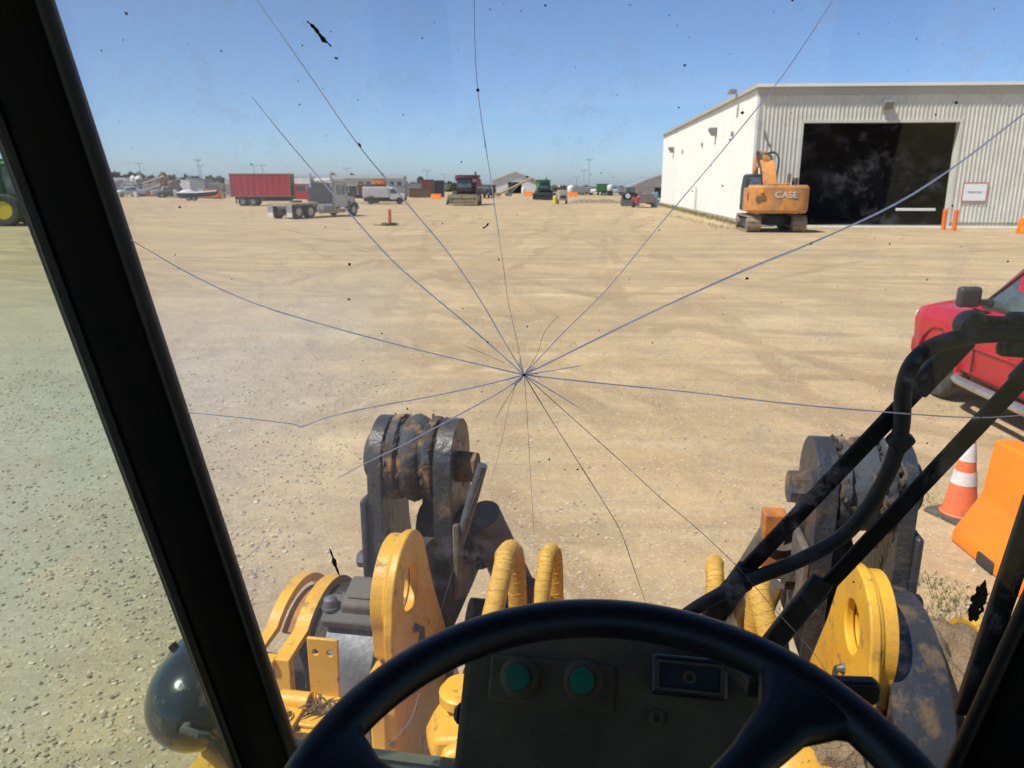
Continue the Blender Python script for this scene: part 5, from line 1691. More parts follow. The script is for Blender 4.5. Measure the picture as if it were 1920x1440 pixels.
def combine(label, loc, rz, paint_, header='far_dark', hw=5.0, rim='rim_yellow', s=1.0, group=None):
    """Combine harvester, header towards +y."""
    t = thing('combine_harvester', label, 'combine', loc, rz, group)
    t.scale = (s, s, s)
    part('body', MB().prism([(.2, 1.3), (-4.6, 1.3), (-5.0, 1.8), (-4.8, 2.9), (-4.2, 3.4), (-.5, 3.4), (-.3, 3.0), (.2, 2.6)], -1.35, 1.35, 'x'), paint_, t, bevel=.08)
    part('grain_tank', MB().box((0, -2.0, 3.65), (2.5, 2.6, .5), taper=(1.16, 1.1)), paint_, t, bevel=.04)
    cb_ = part('cab', MB().prism([(.2, 1.75), (1.55, 1.75), (1.85, 2.3), (1.55, 3.45), (.2, 3.45)], -.95, .95, 'x'), 'dark_glass', t, bevel=.06)
    part('cab_roof', MB().b2(-1.08, 1.08, -.1, 1.95, 3.455, 3.66), paint_, cb_, bevel=.06)
    for sx in (-1, 1):
        part('cab_pillar', MB().tube([(sx * .96, 1.6, 1.75), (sx * .96, 1.86, 2.3), (sx * .96, 1.57, 3.45)], .05, 8), 'far_dark', cb_)
    part('feeder_house', MB().prism([(.4, 1.2), (.4, 1.75), (2.9, 1.15), (2.9, .45)], -.65, .65, 'x'), paint_, t)
    hd = part('header', MB().prism([(2.9, .25), (2.9, 1.35), (3.2, 1.35), (3.35, .5), (4.1, .2), (4.1, .14)], -hw / 2, hw / 2, 'x'), header, t, bevel=.03)
    rl = MB().cyl((-hw / 2 + .15, 3.7, 1.0), (hw / 2 - .15, 3.7, 1.0), .07, n=8)
    for k in range(6):
        a = R(60 * k)
        rl.box((0, 3.7 + .5 * math.cos(a), 1.0 + .5 * math.sin(a)), (hw - .4, .06, .06))
    for sx in (-1, 0, 1):
        for k in range(3):
            rl.box((sx * (hw / 2 - .3), 3.7, 1.0), (.05, 1.0, .05), rx=R(60 * k))
    part('reel', rl, header, hd)
    for sx in (-1, 1):
        part('divider', MB().prism([(2.9, .2), (3.0, 1.3), (4.6, .2)], sx * hw / 2 - .06, sx * hw / 2 + .06, 'x'), header, hd)
        add_wheel(t, sx * 1.45, .35, .92, .75, rim)
        add_wheel(t, sx * 1.2, -3.9, .62, .45, rim)
    part('unload_auger', MB().tube([(1.5, -.8, 3.2), (1.6, -1.0, 3.7), (1.55, -5.2, 3.5)], .17, 12), paint_, t)
    part('exhaust', MB().cyl((-.7, -3.6, 3.4), (-.7, -3.6, 4.35), .12, n=12), 'far_dark', t)
    part('ladder', MB().b2(-1.75, -1.45, 1.1, 1.55, .5, 1.9), 'far_dark', t)
    part('stripe', MB().b2(-1.375, -1.352, -4.3, -.3, 2.2, 2.36).b2(1.352, 1.375, -4.3, -.3, 2.2, 2.36), 'rim_yellow' if 'green' in paint_ else 'far_pale', t)
    return t

def truck_cab(t, y0, paint_, roof=None, w_=2.4, z0=.75, zr=2.75, nose=1.3):
    """Conventional lorry cab: bonnet towards +y, back of cab at y0."""
    c = part('cab', MB().prism([(y0, z0), (y0 + 1.75, z0), (y0 + 1.75, 1.75), (y0 + 1.45, zr), (y0, zr)], -w_ / 2 + .08, w_ / 2 - .08, 'x'), paint_, t, bevel=.07)
    part('bonnet', MB().prism([(y0 + 1.755, z0), (y0 + 1.75 + nose, z0), (y0 + 1.72 + nose, 1.5), (y0 + 1.755, 1.72)], -.72, .72, 'x'), paint_, t, bevel=.06)
    if roof:
        part('cab_cap', MB().b2(-w_ / 2 + .05, w_ / 2 - .05, y0 - .02, y0 + 1.5, zr + .003, zr + .26), roof, c, bevel=.06)
    part('windscreen', MB().add([(-.98, y0 + 1.765, 1.8), (.98, y0 + 1.765, 1.8), (.98, y0 + 1.50, zr - .1), (-.98, y0 + 1.50, zr - .1), (-.98, y0 + 1.70, 1.8), (.98, y0 + 1.70, 1.8), (.98, y0 + 1.44, zr - .1), (-.98, y0 + 1.44, zr - .1)], [(0, 1, 2, 3), (7, 6, 5, 4), (0, 4, 5, 1), (1, 5, 6, 2), (2, 6, 7, 3), (3, 7, 4, 0)]), 'dark_glass', c)
    for sx in (-1, 1):
        part('side_window', MB().b2(*sorted((sx * (w_ / 2 - .10), sx * (w_ / 2 - .068))), y0 + .35, y0 + 1.40, 1.75, zr - .25), 'dark_glass', c)
        part('fender', MB().prism(arc(y0 + 1.75 + nose * .45, .55, .68, 0, 180, 10) + list(reversed(arc(y0 + 1.75 + nose * .45, .55, .58, 0, 180, 10))), sx * .75, sx * 1.2, 'x'), paint_, t)
        part('mirror', MB().box((sx * 1.38, y0 + 1.55, 2.1), (.12, .1, .5)), 'far_silver', c, bevel=.02)
        add_wheel(t, sx * 1.02, y0 + 1.75 + nose * .45, .50, .32, 'far_silver')
    part('back_window', MB().b2(-.75, .75, y0 - .018, y0 + .03, 1.9, zr - .2), 'dark_glass', c)
    return c

def container_truck(label, loc, rz):
    t = thing('container_lorry', label, 'lorry', loc, rz)
    bx_ = part('cargo_box', MB().b2(-1.25, 1.25, -7.2, -.35, 1.12, 3.65), 'far_red', t, bevel=.03)
    fr_ = MB()
    for x in (-1.25, 1.25):
        for z in (1.12, 3.65):
            fr_.box((x, -3.775, z), (.09, 6.9, .12))
        for y in (-7.2, -.35):
            fr_.box((x, y, 2.385), (.12, .12, 2.65))
    part('box_frame', fr_, paint('frame_pale_red', (.36, .12, .11)), bx_)
    for k in range(9):
        for sx in (-1, 1):
            part('side_rib', MB().box((sx * 1.262, -6.7 + k * .73, 2.385), (.03, .05, 2.4)), 'far_red', bx_)
    part('front_bulkhead', MB().b2(-1.15, 1.15, -.33, -.30, 1.2, 3.6), 'far_rust', bx_)
    part('chassis', MB().b2(-.45, .45, -7.0, 1.9, .75, 1.05), 'far_dark', t)
    truck_cab(t, .05, 'far_red', nose=.9, zr=2.55)
    for y in (-6.0, -4.8):
        for sx in (-1, 1):
            add_wheel(t, sx * .98, y, .50, .5, 'far_grey')
    for sx in (-1, 1):
        part('mud_flap', MB().b2(*sorted((sx * .75, sx * 1.2)), -6.75, -6.72, .25, .95), 'far_dark', t)
        part('underrun_rail', MB().b2(*sorted((sx * 1.1, sx * 1.16)), -4.0, -.6, .55, .75), 'far_dark', t)
    return t

def bobtail(label, loc, rz):
    t = thing('road_tractor', label, 'lorry', loc, rz)
    truck_cab(t, 2.6, 'far_silver', roof='flap_white', nose=1.5, zr=2.75)
    part('chassis', MB().b2(-.45, .45, -2.2, 5.4, .75, 1.02), 'far_grey', t)
    part('deck', MB().prism([(-2.3, 1.03), (-2.3, 1.16), (.6, 1.22), (.6, 1.03)], -1.2, 1.2, 'x'), 'far_tan', t, bevel=.02)
    part('fifth_wheel', MB().lathe([(1.23, .5), (1.33, .48), (1.35, .3)], (0, -.6, 0), 'z', 20), 'far_dark', t)
    part('headache_rack', MB().b2(-1.15, 1.15, 2.2, 2.35, 1.1, 2.3), 'far_dark', t, bevel=.02)
    part('fuel_tank', MB().cyl((-1.02, 1.0, .72), (-1.02, 2.4, .72), .33, n=20).cyl((1.02, 1.0, .72), (1.02, 2.4, .72), .33, n=20), 'far_grey', t)
    part('sleeper_box', MB().b2(-1.05, 1.05, 2.4, 2.58, 1.0, 2.7), 'far_dark', t)
    part('tool_box', MB().b2(-1.2, -.7, 2.5, 3.6, .5, 1.0), 'far_silver', t, bevel=.02)
    part('step_skirt', MB().b2(-1.22, -1.16, .7, 3.9, .32, .62).b2(1.16, 1.22, .7, 3.9, .32, .62), 'far_tan', t)
    for sx in (-1, 1):
        part('exhaust_stack', MB().cyl((sx * 1.05, 2.45, 1.1), (sx * 1.05, 2.45, 3.4), .09, n=12), 'far_silver', t)
        for y in (-1.6, -.25):
            add_wheel(t, sx * .95, y, .52, .52, 'far_silver')
        part('mud_flap', MB().b2(*sorted((sx * .68, sx * 1.22)), -2.42, -2.39, .48, 1.03), 'far_grey', t)
        part('mud_flap', MB().b2(*sorted((sx * .68, sx * 1.22)), -2.43, -2.38, .14, .477), 'flap_white', t, label='white lower half of a mud flap')
    part('tail_board', MB().b2(-1.2, 1.2, -2.36, -2.31, .95, 1.2), 'far_tan', t)
    part('mirror_pole', MB().cyl((1.3, 4.9, .9), (1.3, 4.9, 2.0), .03, n=8), 'far_red', t)
    return t

def box_trailer(name, label, cat, loc, rz, L_, W_, z0, z1, m, roof=None, win=True, ribs=0, group=None, wheels=True):
    t = thing(name, label, cat, loc, rz, group)
    part('body', MB().b2(-W_ / 2, W_ / 2, -L_ / 2, L_ / 2, z0, z1), m, t, bevel=min(.12, L_ * .03))
    part('roof', MB().b2(-W_ / 2 - .03, W_ / 2 + .03, -L_ / 2 - .03, L_ / 2 + .03, z1 + .003, z1 + .07), roof or m, t)
    for k in range(ribs):
        for sx in (-1, 1):
            part('rib', MB().box((sx * (W_ / 2 + .02), -L_ / 2 + .2 + k * (L_ - .4) / max(1, ribs - 1), (z0 + z1) / 2), (.05, .09, z1 - z0 - .1)), m, t)
    if win:
        for sx in (-1, 1):
            for k in (-.28, .2):
                part('window', MB().box((sx * (W_ / 2 + .005), L_ * k, z0 + (z1 - z0) * .62), (.03, L_ * .16, (z1 - z0) * .26)), 'dark_glass', t)
    if wheels:
        for sx in (-1, 1):
            for k in (-.12, .06):
                add_wheel(t, sx * (W_ / 2 - .12), L_ * k - .2, .36, .24, 'far_silver')
        part('drawbar', MB().tube([(-.5, L_ / 2, z0 + .02), (0, L_ / 2 + 1.1, .5), (.5, L_ / 2, z0 + .02)], .05, 8), 'far_dark', t)
        part('underframe', MB().b2(-W_ * .35, W_ * .35, -L_ / 2 + .1, L_ / 2 - .1, z0 - .18, z0 - .003), 'far_dark', t)
    return t

def auger(label, loc, rz, L_, h, m, group='grain augers'):
    t = thing('grain_auger', label, 'auger', loc, rz, group)
    part('tube', MB().cyl((0, 0, .4), (0, L_, h), .22, n=14), m, t)
    part('spout', MB().cyl((0, L_, h), (0, L_ + .25, h - .7), .18, n=12), m, t)
    part('hopper', MB().box((0, -.1, .35), (1.0, .9, .6), taper=(1.3, 1.3)), m, t)
    ym = L_ * .45
    zm = .4 + (h - .4) * .45
    part('support_frame', MB().tube([(-.9, ym - 1, .4), (0, ym + 1.5, zm + .7)], .05, 8).tube([(.9, ym - 1, .4), (0, ym + 1.5, zm + .7)], .05, 8).tube([(-.9, ym - 1, .4), (.9, ym - 1, .4)], .05, 8), 'far_grey', t)
    part('truss', MB().tube([(0, L_ * .15, .6 + h * .12), (0, L_ * .5, .4 + h * .5 + .75), (0, L_ * .95, h)], .035, 6), 'far_grey', t)
    for sx in (-1, 1):
        add_wheel(t, sx * 1.0, ym - 1, .38, .22, 'far_white')
    return t

def poly_tank(label, loc, r, h, m='far_white', group=None, legs=0.0):
    t = thing('storage_tank', label, 'tank', loc, 0, group)
    part('shell', MB().lathe([(legs, r * .92), (legs + .06, r), (legs + h * .78, r), (legs + h * .9, r * .86), (legs + h * .97, r * .45), (legs + h, r * .2), (legs + h, .02)], (0, 0, 0), 'z', 28), m, t, smooth=60)
    part('lid', MB().lathe([(legs + h - .02, r * .22), (legs + h + .1, r * .22), (legs + h + .12, r * .1)], (0, 0, 0), 'z', 16), m, t)
    part('stand', MB().b2(-r * .8, r * .8, -r * .8, r * .8, 0, max(.08, legs)), 'far_dark', t)
    return t

def yard_light(label, px, top, dist, heads=4, group='tall yard light masts'):
    d = ray(px, 342)
    q = d * (dist / d.y)
    gz = ground_height(q.x, q.y)
    t = thing('light_mast', label, 'light mast', (q.x, q.y, gz), 0, group)
    h = EYE + (342 - top) / FPX * dist - gz
    part('mast', MB().cyl((0, 0, 0), (0, 0, h), .17, .09, n=10), 'mast_grey', t)
    part('cross_arm', MB().b2(-1.1, 1.1, -.05, .05, h - .2, h - .1), 'mast_grey', t)
    for k in range(heads):
        part('lamp_head', MB().box((-.95 + 1.9 * k / max(1, heads - 1), -.12, h + .1), (.34, .3, .28)), 'mast_grey', t, bevel=.05)
mat('mast_grey', (.36, .40, .42), .6)

# --- left edge: green combine side-on, header hidden behind the cab pillar
cgl = far(26, 424)
combine('green combine with a yellow wheel hub beyond the side window', (cgl.x - .9, cgl.y + 1.4, 0), R(-82), 'far_green', 'far_green', 6.5, s=1.08)

# --- left cluster
def LY(px, py): return far(px, py)
poly_tank('round white plastic tank beside the cab pillar, low to the ground', LY(213, 368), .75, 1.35)
bx1 = box_trailer('camper_trailer', 'long cream camper standing high behind the grey seeders', 'camper', LY(231, 361), R(85), 3.6, 2.5, .6, 3.9, 'far_white')
box_trailer('camper_trailer', 'short white camper next to the cab pillar', 'camper', LY(203, 361.5), R(80), 2.9, 2.5, .6, 3.8, 'far_white')
box_trailer('office_cabin', 'low pale site cabin behind the scrap row', 'cabin', LY(208, 364.5), R(80), 3.2, 2.4, .3, 2.9, 'far_pale', wheels=False)
poly_tank('white grain tank dome above the augers, the one nearer the campers', LY(253, 360.5), .95, 4.55)
poly_tank('white grain tank dome above the augers, the one nearer the rusty stack', LY(263, 361), 1.0, 4.45)
auger('pale pink grain auger slanting up behind the seeder', LY(216, 366), R(-79), 10.5, 4.0, paint('auger_pink', (.40, .30, .26)))
auger('faded pink grain auger sloping down to the grey seeder', LY(255, 367.5), R(-76), 8.5, 3.3, paint('auger_dull', (.34, .26, .23)))

def seeder(label, loc, rz, m, L_=7.0):
    t = thing('air_seeder', label, 'seeder', loc, rz, 'grey seeding machines')
    part('toolbar', MB().b2(-L_ / 2, L_ / 2, -.15, .15, .8, 1.0).b2(-L_ / 2, L_ / 2, 1.2, 1.45, .8, 1.0), m, t)
    for k in range(12):
        x = -L_ / 2 + .2 + k * (L_ - .4) / 11
        part('shank', MB().tube([(x, .6 * (k % 2) * 2, .9), (x, .6 * (k % 2) * 2 - .3, .6), (x, .6 * (k % 2) * 2 - .1, .02)], .06, 6), m, t)
    part('seed_hopper', MB().box((L_ * .12, .6, 1.75), (L_ * .35, 1.2, 1.3), taper=(1.15, 1.2)), m, t, bevel=.05)
    part('folded_wing', MB().box((-L_ * .36, .6, 1.75), (.25, 1.3, 1.7), ry=R(12)).box((L_ * .42, .6, 1.75), (.25, 1.3, 1.7), ry=R(-12)), m, t)
    for sx in (-.3, .3):
        add_wheel(t, sx * L_, .6, .45, .3, 'far_white')
    return t
seeder('grey seeder with folded wings beside the rusty beams', LY(236, 368.5), R(6), 'far_grey', 6.0)
seeder('dark grey seeder under the sloping augers', LY(283, 367), R(-5), 'far_grey', 7.0)
seeder('pale grey seeder just before the rusty stack', LY(303, 366), R(3), 'far_silver', 5.0)

def crate_stack(label, loc, rz, nx, nz, m, s=(1.1, 1.1, .8)):
    t = thing('crate_stack', label, 'stack', loc, rz)
    rnd = random.Random(int(loc[0] * 10))
    for i in range(nx):
        for k in range(nz - (i % 2)):
            part('crate', MB().box(((i - nx / 2 + .5) * s[0] * 1.04 + rnd.uniform(-.05, .05), rnd.uniform(-.1, .1), s[2] * (k + .5) * 1.02), (s[0], s[1], s[2])), m, t, bevel=.03)
    return t
crate_stack('tall stack of rusty brown crates left of the white box van', LY(321, 369), R(4), 3, 4, 'far_rust')
def beam_pile(label, loc, rz, L_, m):
    t = thing('beam_pile', label, 'pile', loc, rz)
    for i in range(4):
        for k in range(3 - (i > 2)):
            part('beam', MB().box((0, i * .35 - .5, .2 + k * .33), (L_ * (1 - .05 * k), .28, .30)), m, t)
    part('bearer', MB().b2(-L_ * .35, -L_ * .3, -.8, .8, 0, .05).b2(L_ * .3, L_ * .35, -.8, .8, 0, .05), 'far_dark', t)
beam_pile('low pile of orange rusty beams on the ground', LY(278, 368.2), R(2), 3.6, paint('beam_rust', (.30, .12, .045)))
sv = paint('sack_white', (.66, .62, .58))
crate_stack('pale sacks standing at the end of the rusty beams', LY(255, 370), R(0), 1, 2, 'sack_white', (.7, .6, .5))
box_trailer('box_van', 'bright white box van behind the boat', 'van', LY(352, 366.5), R(88), 2.5, 2.3, .7, 3.2, 'far_white', win=False)
box_trailer('grey_trailer', 'grey enclosed trailer behind the orange bin', 'trailer', LY(378, 365), R(86), 3.2, 2.3, .6, 3.3, 'far_grey', win=False)
box_trailer('grey_trailer', 'silver enclosed trailer left of the red lorry box', 'trailer', LY(402, 364.5), R(92), 2.6, 2.3, .6, 2.8, 'far_silver', win=False)
# boat on its trailer
bt2 = thing('motor_boat', 'white motor boat with a dark hull on a low trailer', 'boat', LY(372, 376), R(-74))
hull = []
for y, w_, zk, zd in ((-2.9, .95, .55, 1.15), (-1.5, 1.05, .5, 1.15), (.3, 1.05, .5, 1.2), (1.8, .75, .62, 1.28), (2.7, .3, .85, 1.34), (3.0, .03, 1.1, 1.36)):
    hull.append([(x, y, z) for x, z in half([(w_ * .1, zk), (w_ * .75, zk + .12), (w_, zk + .4), (w_, zd)])])
part('hull', MB().loft(hull), 'far_navy', bt2)
dk = []
for y, w_, z in ((-2.9, .96, 1.155), (-.2, 1.07, 1.16), (.4, 1.06, 1.21), (1.8, .76, 1.29), (2.7, .31, 1.35)):
    dk.append([(-w_, y, z), (w_, y, z), (w_ * .9, y, z + .10), (0, y, z + .16), (-w_ * .9, y, z + .10)])
part('deck', MB().loft(dk), 'far_white', bt2)
part('windscreen', MB().prism([(.2, 1.3), (.9, 1.3), (.45, 1.75), (.2, 1.75)], -.8, .8, 'x'), 'far_white', bt2)
part('outboard_motor', MB().b2(-.22, .22, -3.4, -2.95, .5, 1.6), 'far_white', bt2, bevel=.08)
part('cover', MB().blob((0, -1.4, 1.3), .9, 2, .05, 2, (.95, 1.3, .35)), 'far_white', bt2, smooth=180)
part('trailer_frame', MB().b2(-.9, -.8, -2.6, 2.2, .35, .45).b2(.8, .9, -2.6, 2.2, .35, .45).tube([(-.85, 2.2, .4), (0, 4.0, .42), (.85, 2.2, .4)], .05, 8), 'far_dark', bt2)
for sx in (-1, 1):
    for y in (-1.3, -.5):
        add_wheel(bt2, sx * 1.0, y, .3, .2, 'far_silver')
def skip_bin(label, loc, rz, L_, h, m):
    t = thing('skip_bin', label, 'skip', loc, rz)
    o_ = [(-L_ / 2 + .3, .05), (L_ / 2 - .3, .05), (L_ / 2, h), (-L_ / 2, h)]
    part('shell', MB().prism(o_, -.85, -.78, 'y').prism(o_, .78, .85, 'y').box((0, 0, .09), (L_ - .6, 1.5, .06)).box((-L_ / 2 + .15, 0, h / 2), (.06, 1.5, h * 1.02), ry=R(-12)).box((L_ / 2 - .15, 0, h / 2), (.06, 1.5, h * 1.02), ry=R(12)), m, t)
    for k in range(4):
        part('stiffener', MB().box((-L_ * .3 + k * L_ * .2, -.87, h * .5), (.08, .05, h * .85)), m, t)
    part('rim_rail', MB().b2(-L_ / 2, L_ / 2, -.9, -.852, h - .12, h + .02), m, t)
    return t
skip_bin('orange skip bin showing beyond the bow of the boat', LY(398, 372), R(3), 2.4, 1.5, 'far_orange')
skip_bin('smaller orange skip bin set nearer the red lorry', LY(408, 373), R(3), 1.4, 1.1, 'far_orange')
pickup('white pickup half hidden behind the red lorry box', tuple(LY(428, 364)), R(-70), 'far_white', False)
pickup('pale pickup parked left of the red lorry, deeper in the row', tuple(LY(416, 362.5)), R(-75), 'far_pale', False)

for i, (px, py, L_, z1_, m_, lb) in enumerate([
    (220, 363, 3.0, 3.3, 'far_pale', 'pale freight box between the two campers'), (243, 363.5, 2.4, 2.8, 'far_silver', 'silver freight box below the nearer grain dome'),
    (272, 362.5, 3.0, 3.4, 'far_brown', 'brown freight box right of the grain domes'), (290, 361.8, 3.2, 3.6, 'far_grey', 'grey freight box behind the augers, near the rusty stack'),
    (338, 363, 2.2, 3.3, 'far_rust', 'rust coloured freight box between the crate stack and the white van'), (366, 362.3, 2.6, 3.7, 'far_silver', 'silver freight box right of the white box van'),
    (388, 362, 2.8, 3.5, 'far_grey', 'grey freight box above the orange skip bins'), (436, 362.4, 2.6, 3.3, 'far_pale', 'pale freight box at the tail of the red lorry'), (198, 367.5, 2.6, 2.0, 'far_brown', 'low brown freight box against the cab pillar')]):
    box_trailer('freight_box', lb, 'container', LY(px, py), R(88 + (i * 7) % 9 - 4), L_, 2.3, .1, z1_, m_, win=False, wheels=False, ribs=6)
# --- red container lorry and the silver road tractor
p = far(552, 386)
container_truck('red box lorry with a red cab parked behind the silver road tractor', (p.x - .1, p.y + 1.2, 0), R(-86))
p = far(533, 411)
bobtail('silver road tractor without trailer, white cab roof and white mud flaps', (p.x + .75, p.y + 2.3, 0), R(-27))
box_trailer('box_trailer', 'clean white box trailer behind the red cab', 'trailer', far(572, 372), R(88), 3.6, 2.4, 1.0, 3.6, 'far_white', win=False)

# --- behind the road tractor
wh = far(655, 362)
t = thing('long_warehouse', 'long low pale warehouse with dark windows on the horizon', 'warehouse', (wh.x, wh.y, 0), R(2))
part('wall', MB().b2(-14, 14, 0, 9, 0, 3.7), 'far_pale', t)
part('roof', MB().prism([(-.4, 3.71), (9.4, 3.71), (4.5, 4.6)], -14.3, 14.3, 'x'), 'roof_grey', t)
for k in range(6):
    part('window', MB().b2(2.5 + k * 2.0, 3.7 + k * 2.0, -.04, .02, 1.8, 2.9), 'dark_glass', t)
part('door', MB().b2(-6, -3, -.04, .02, 0, 3.0), 'far_grey', t)
def tipper(label, loc, rz, m, cabm, s=1.0):
    t = thing('tipper_lorry', label, 'lorry', loc, rz)
    t.scale = (s, s, s)
    part('tipper_body', MB().box((0, -2.0, 1.95), (2.3, 4.0, 1.5), taper=(1.08, 1.05)), m, t, bevel=.04)
    for k in range(5):
        for sx in (-1, 1):
            part('stake', MB().box((sx * 1.22, -3.6 + k * .8, 1.95), (.08, .1, 1.45), ry=sx * R(3)), m, t)
    part('chassis', MB().b2(-.45, .45, -3.9, 1.6, .7, 1.18), 'far_dark', t)
    truck_cab(t, .15, cabm, nose=1.0, zr=2.45)
    for sx in (-1, 1):
        add_wheel(t, sx * .95, -2.6, .5, .5, 'far_grey')
    return t
tipper('dark red tipper lorry peeping over the road tractor cab', far(628, 371), R(-60), 'far_maroon', 'far_maroon', 1.05)
tipper('old brown tipper lorry with a dark cab left of the white farm truck', far(672, 381), R(100), 'far_rust', 'far_dark', .92)
box_trailer('machine_cabin', 'orange and dark service cabin above the white ribbed truck', 'cabin', far(712, 366), R(90), 2.2, 2.0, .4, 3.3, 'far_orange', roof='far_dark')
# white ribbed farm truck
p = far(718, 383)
ft = thing('farm_truck', 'white farm truck with a ribbed box and black wheels', 'truck', (p.x - .2, p.y + .8, 0), R(-82))
part('ribbed_box', MB().b2(-1.0, 1.0, -2.4, .9, .85, 2.15), 'far_white', ft, bevel=.02)
for k in range(12):
    for sx in (-1, 1):
        part('rib', MB().box((sx * 1.02, -2.25 + k * .27, 1.5), (.06, .10, 1.2)), 'far_white', ft)
part('cab', MB().prism([(.95, .6), (2.9, .6), (2.9, 1.25), (2.1, 1.35), (1.75, 2.05), (.95, 2.05)], -.95, .95, 'x'), 'far_white', ft, bevel=.06)
for sx in (-1, 1):
    part('side_window', MB().prism([(1.1, 1.35), (1.95, 1.35), (1.68, 1.9), (1.1, 1.9)], sx * .935, sx * .965, 'x'), 'dark_glass', ft)
    for y in (-1.4, 2.2):
        add_wheel(ft, sx * .88, y, .44, .3, 'far_dark')
    part('arch', MB().prism(arc(-1.4, .5, .62, 0, 180, 10), sx * .99, sx * 1.025, 'x'), 'far_dark', ft)
part('chassis', MB().b2(-.7, .7, -2.3, 2.8, .35, .84), 'far_dark', ft)
box_trailer('stock_trailer', 'grey stock trailer tight behind the white farm truck', 'trailer', far(752, 377), R(88), 1.6, 1.8, .5, 2.2, 'far_grey', win=False)

tipper('white tipper lorry between the nearer grain dome and the pink augers', LY(246, 365), R(75), 'far_white', 'far_white', .9)
tipper('brown tipper lorry behind the low rusty beams', LY(296, 364.2), R(-80), 'far_brown', 'far_pale', 1.0)
tipper('pale tipper lorry right of the bright white box van', LY(372, 364), R(80), 'far_pale', 'far_white', .95)
tipper('grey tipper lorry deep in the row left of the red lorry', LY(424, 366), R(-75), 'far_grey', 'far_pale', .85)
pickup('white pickup nose-out under the campers', tuple(LY(224, 369.5)), R(150), 'far_white', False)
pickup('dark pickup between the seeder and the crate stack', tuple(LY(307, 370.5)), R(100), 'far_dark', False)
pickup('silver pickup just behind the stern of the boat', tuple(LY(340, 370)), R(-60), 'far_silver', False)
seeder('folded grey seeder at the tail of the red lorry', LY(430, 370), R(4), 'far_grey', 3.6)
# --- dark machines left of the red combine
box_trailer('shipping_container', 'dark grey shipping container behind the stock trailer', 'container', far(775, 368.5), R(91), 3.4, 2.4, .1, 2.5, 'far_grey', win=False, wheels=False, ribs=8)
box_trailer('shipping_container', 'maroon shipping container left of the red combine', 'container', far(801, 367), R(89), 2.8, 2.4, .1, 3.2, paint('container_maroon', (.20, .07, .06)), win=False, wheels=False, ribs=7)
box_trailer('shipping_container', 'brown open container in front of the maroon one', 'container', far(790, 371), R(89), 4.2, 2.2, .1, 1.6, 'far_brown', win=False, wheels=False, ribs=8)
box_trailer('shipping_container', 'black container next to the red combine exhaust', 'container', far(824, 370), R(89), 1.7, 2.2, .1, 3.0, 'far_dark', win=False, wheels=False, ribs=4)
pickup('small white pickup on the low bank above the brown container', tuple(far(781, 362.0)), R(-80), 'far_white', False)
poly_tank('white plastic tank above the black container', far(816, 364.5), .6, 3.2)
barrier('orange plastic barrier left of the red combine', tuple(far(818, 373)), R(88), L_=1.7)
# --- red combine
p = far(868, 386)
combine('dark red combine facing the yard with its reel lowered', (p.x + .25, p.y + 3.4, 0), R(174), 'far_maroon', paint('header_olive', (.24, .21, .12)), 3.9, 'far_pale', .92)
box_trailer('white_canopy', 'white canopy trailer right behind the red combine', 'trailer', far(893, 372), R(5), 2.0, 1.3, .5, 3.1, 'far_white', win=False)
tipper('dark green tipper lorry between the red combine and the gable shed', far(912, 371), R(170), 'far_brown', 'far_dark', .85)
skip_bin('dull red skip bin at the corner of the gable shed', far(922, 367.5), R(0), 1.9, 1.4, 'far_maroon')
auger('tan grain auger leaning across the gable shed', far(934, 368), R(-70), 7.2, 3.5, 'far_tan')
# --- gable shed far away
p = far(967, 363)
t = thing('gable_shed', 'far cream gable shed with a black doorway', 'shed', (p.x, p.y, 0), R(-1))
wd, eh, rh = 5.7, 3.15, 5.2
dl, dr_ = -1.9, 1.5
part('wall', MB().prism([(-wd, 0), (dl, 0), (dl, 2.75), (dr_, 2.75), (dr_, 0), (wd, 0), (wd, eh), (0, rh), (-wd, eh)], 0, .15, 'y'), 'far_white', t)
part('wall', MB().b2(-wd, -wd + .15, .155, 18, 0, eh - .05).b2(wd - .15, wd, .155, 18, 0, eh - .05).b2(-wd + .16, wd - .16, 17.8, 18, 0, eh - .1), 'far_pale', t)
part('inner_wall', MB().b2(-wd + .2, wd - .2, 6, 6.1, 0, eh - .1), 'shed_inside', t)
part('roof', MB().prism([(-wd - .35, eh - .08), (0, rh + .02), (wd + .35, eh - .08), (wd + .35, eh + .10), (0, rh + .22), (-wd - .35, eh + .10)], -.4, 18.3, 'y'), 'roof_grey', t)
part('rake_trim', MB().prism([(-wd - .37, eh - .12), (0, rh - .0), (wd + .37, eh - .12), (wd + .37, eh + .13), (0, rh + .25), (-wd - .37, eh + .13)], -.46, -.405, 'y'), 'far_white', t)
barrier('orange plastic barrier between the gable shed and the green combine', tuple(far(990, 367)), R(89))
poly_tank('small white tank at the right side of the black gable doorway', far(981, 365.5), .42, 1.6)
# --- green combine
p = far(1021, 375.5)
combine('green combine facing the yard right of the gable shed', (p.x, p.y + 3.6, 0), R(181), 'far_green', 'far_dark', 4.6, s=.80)
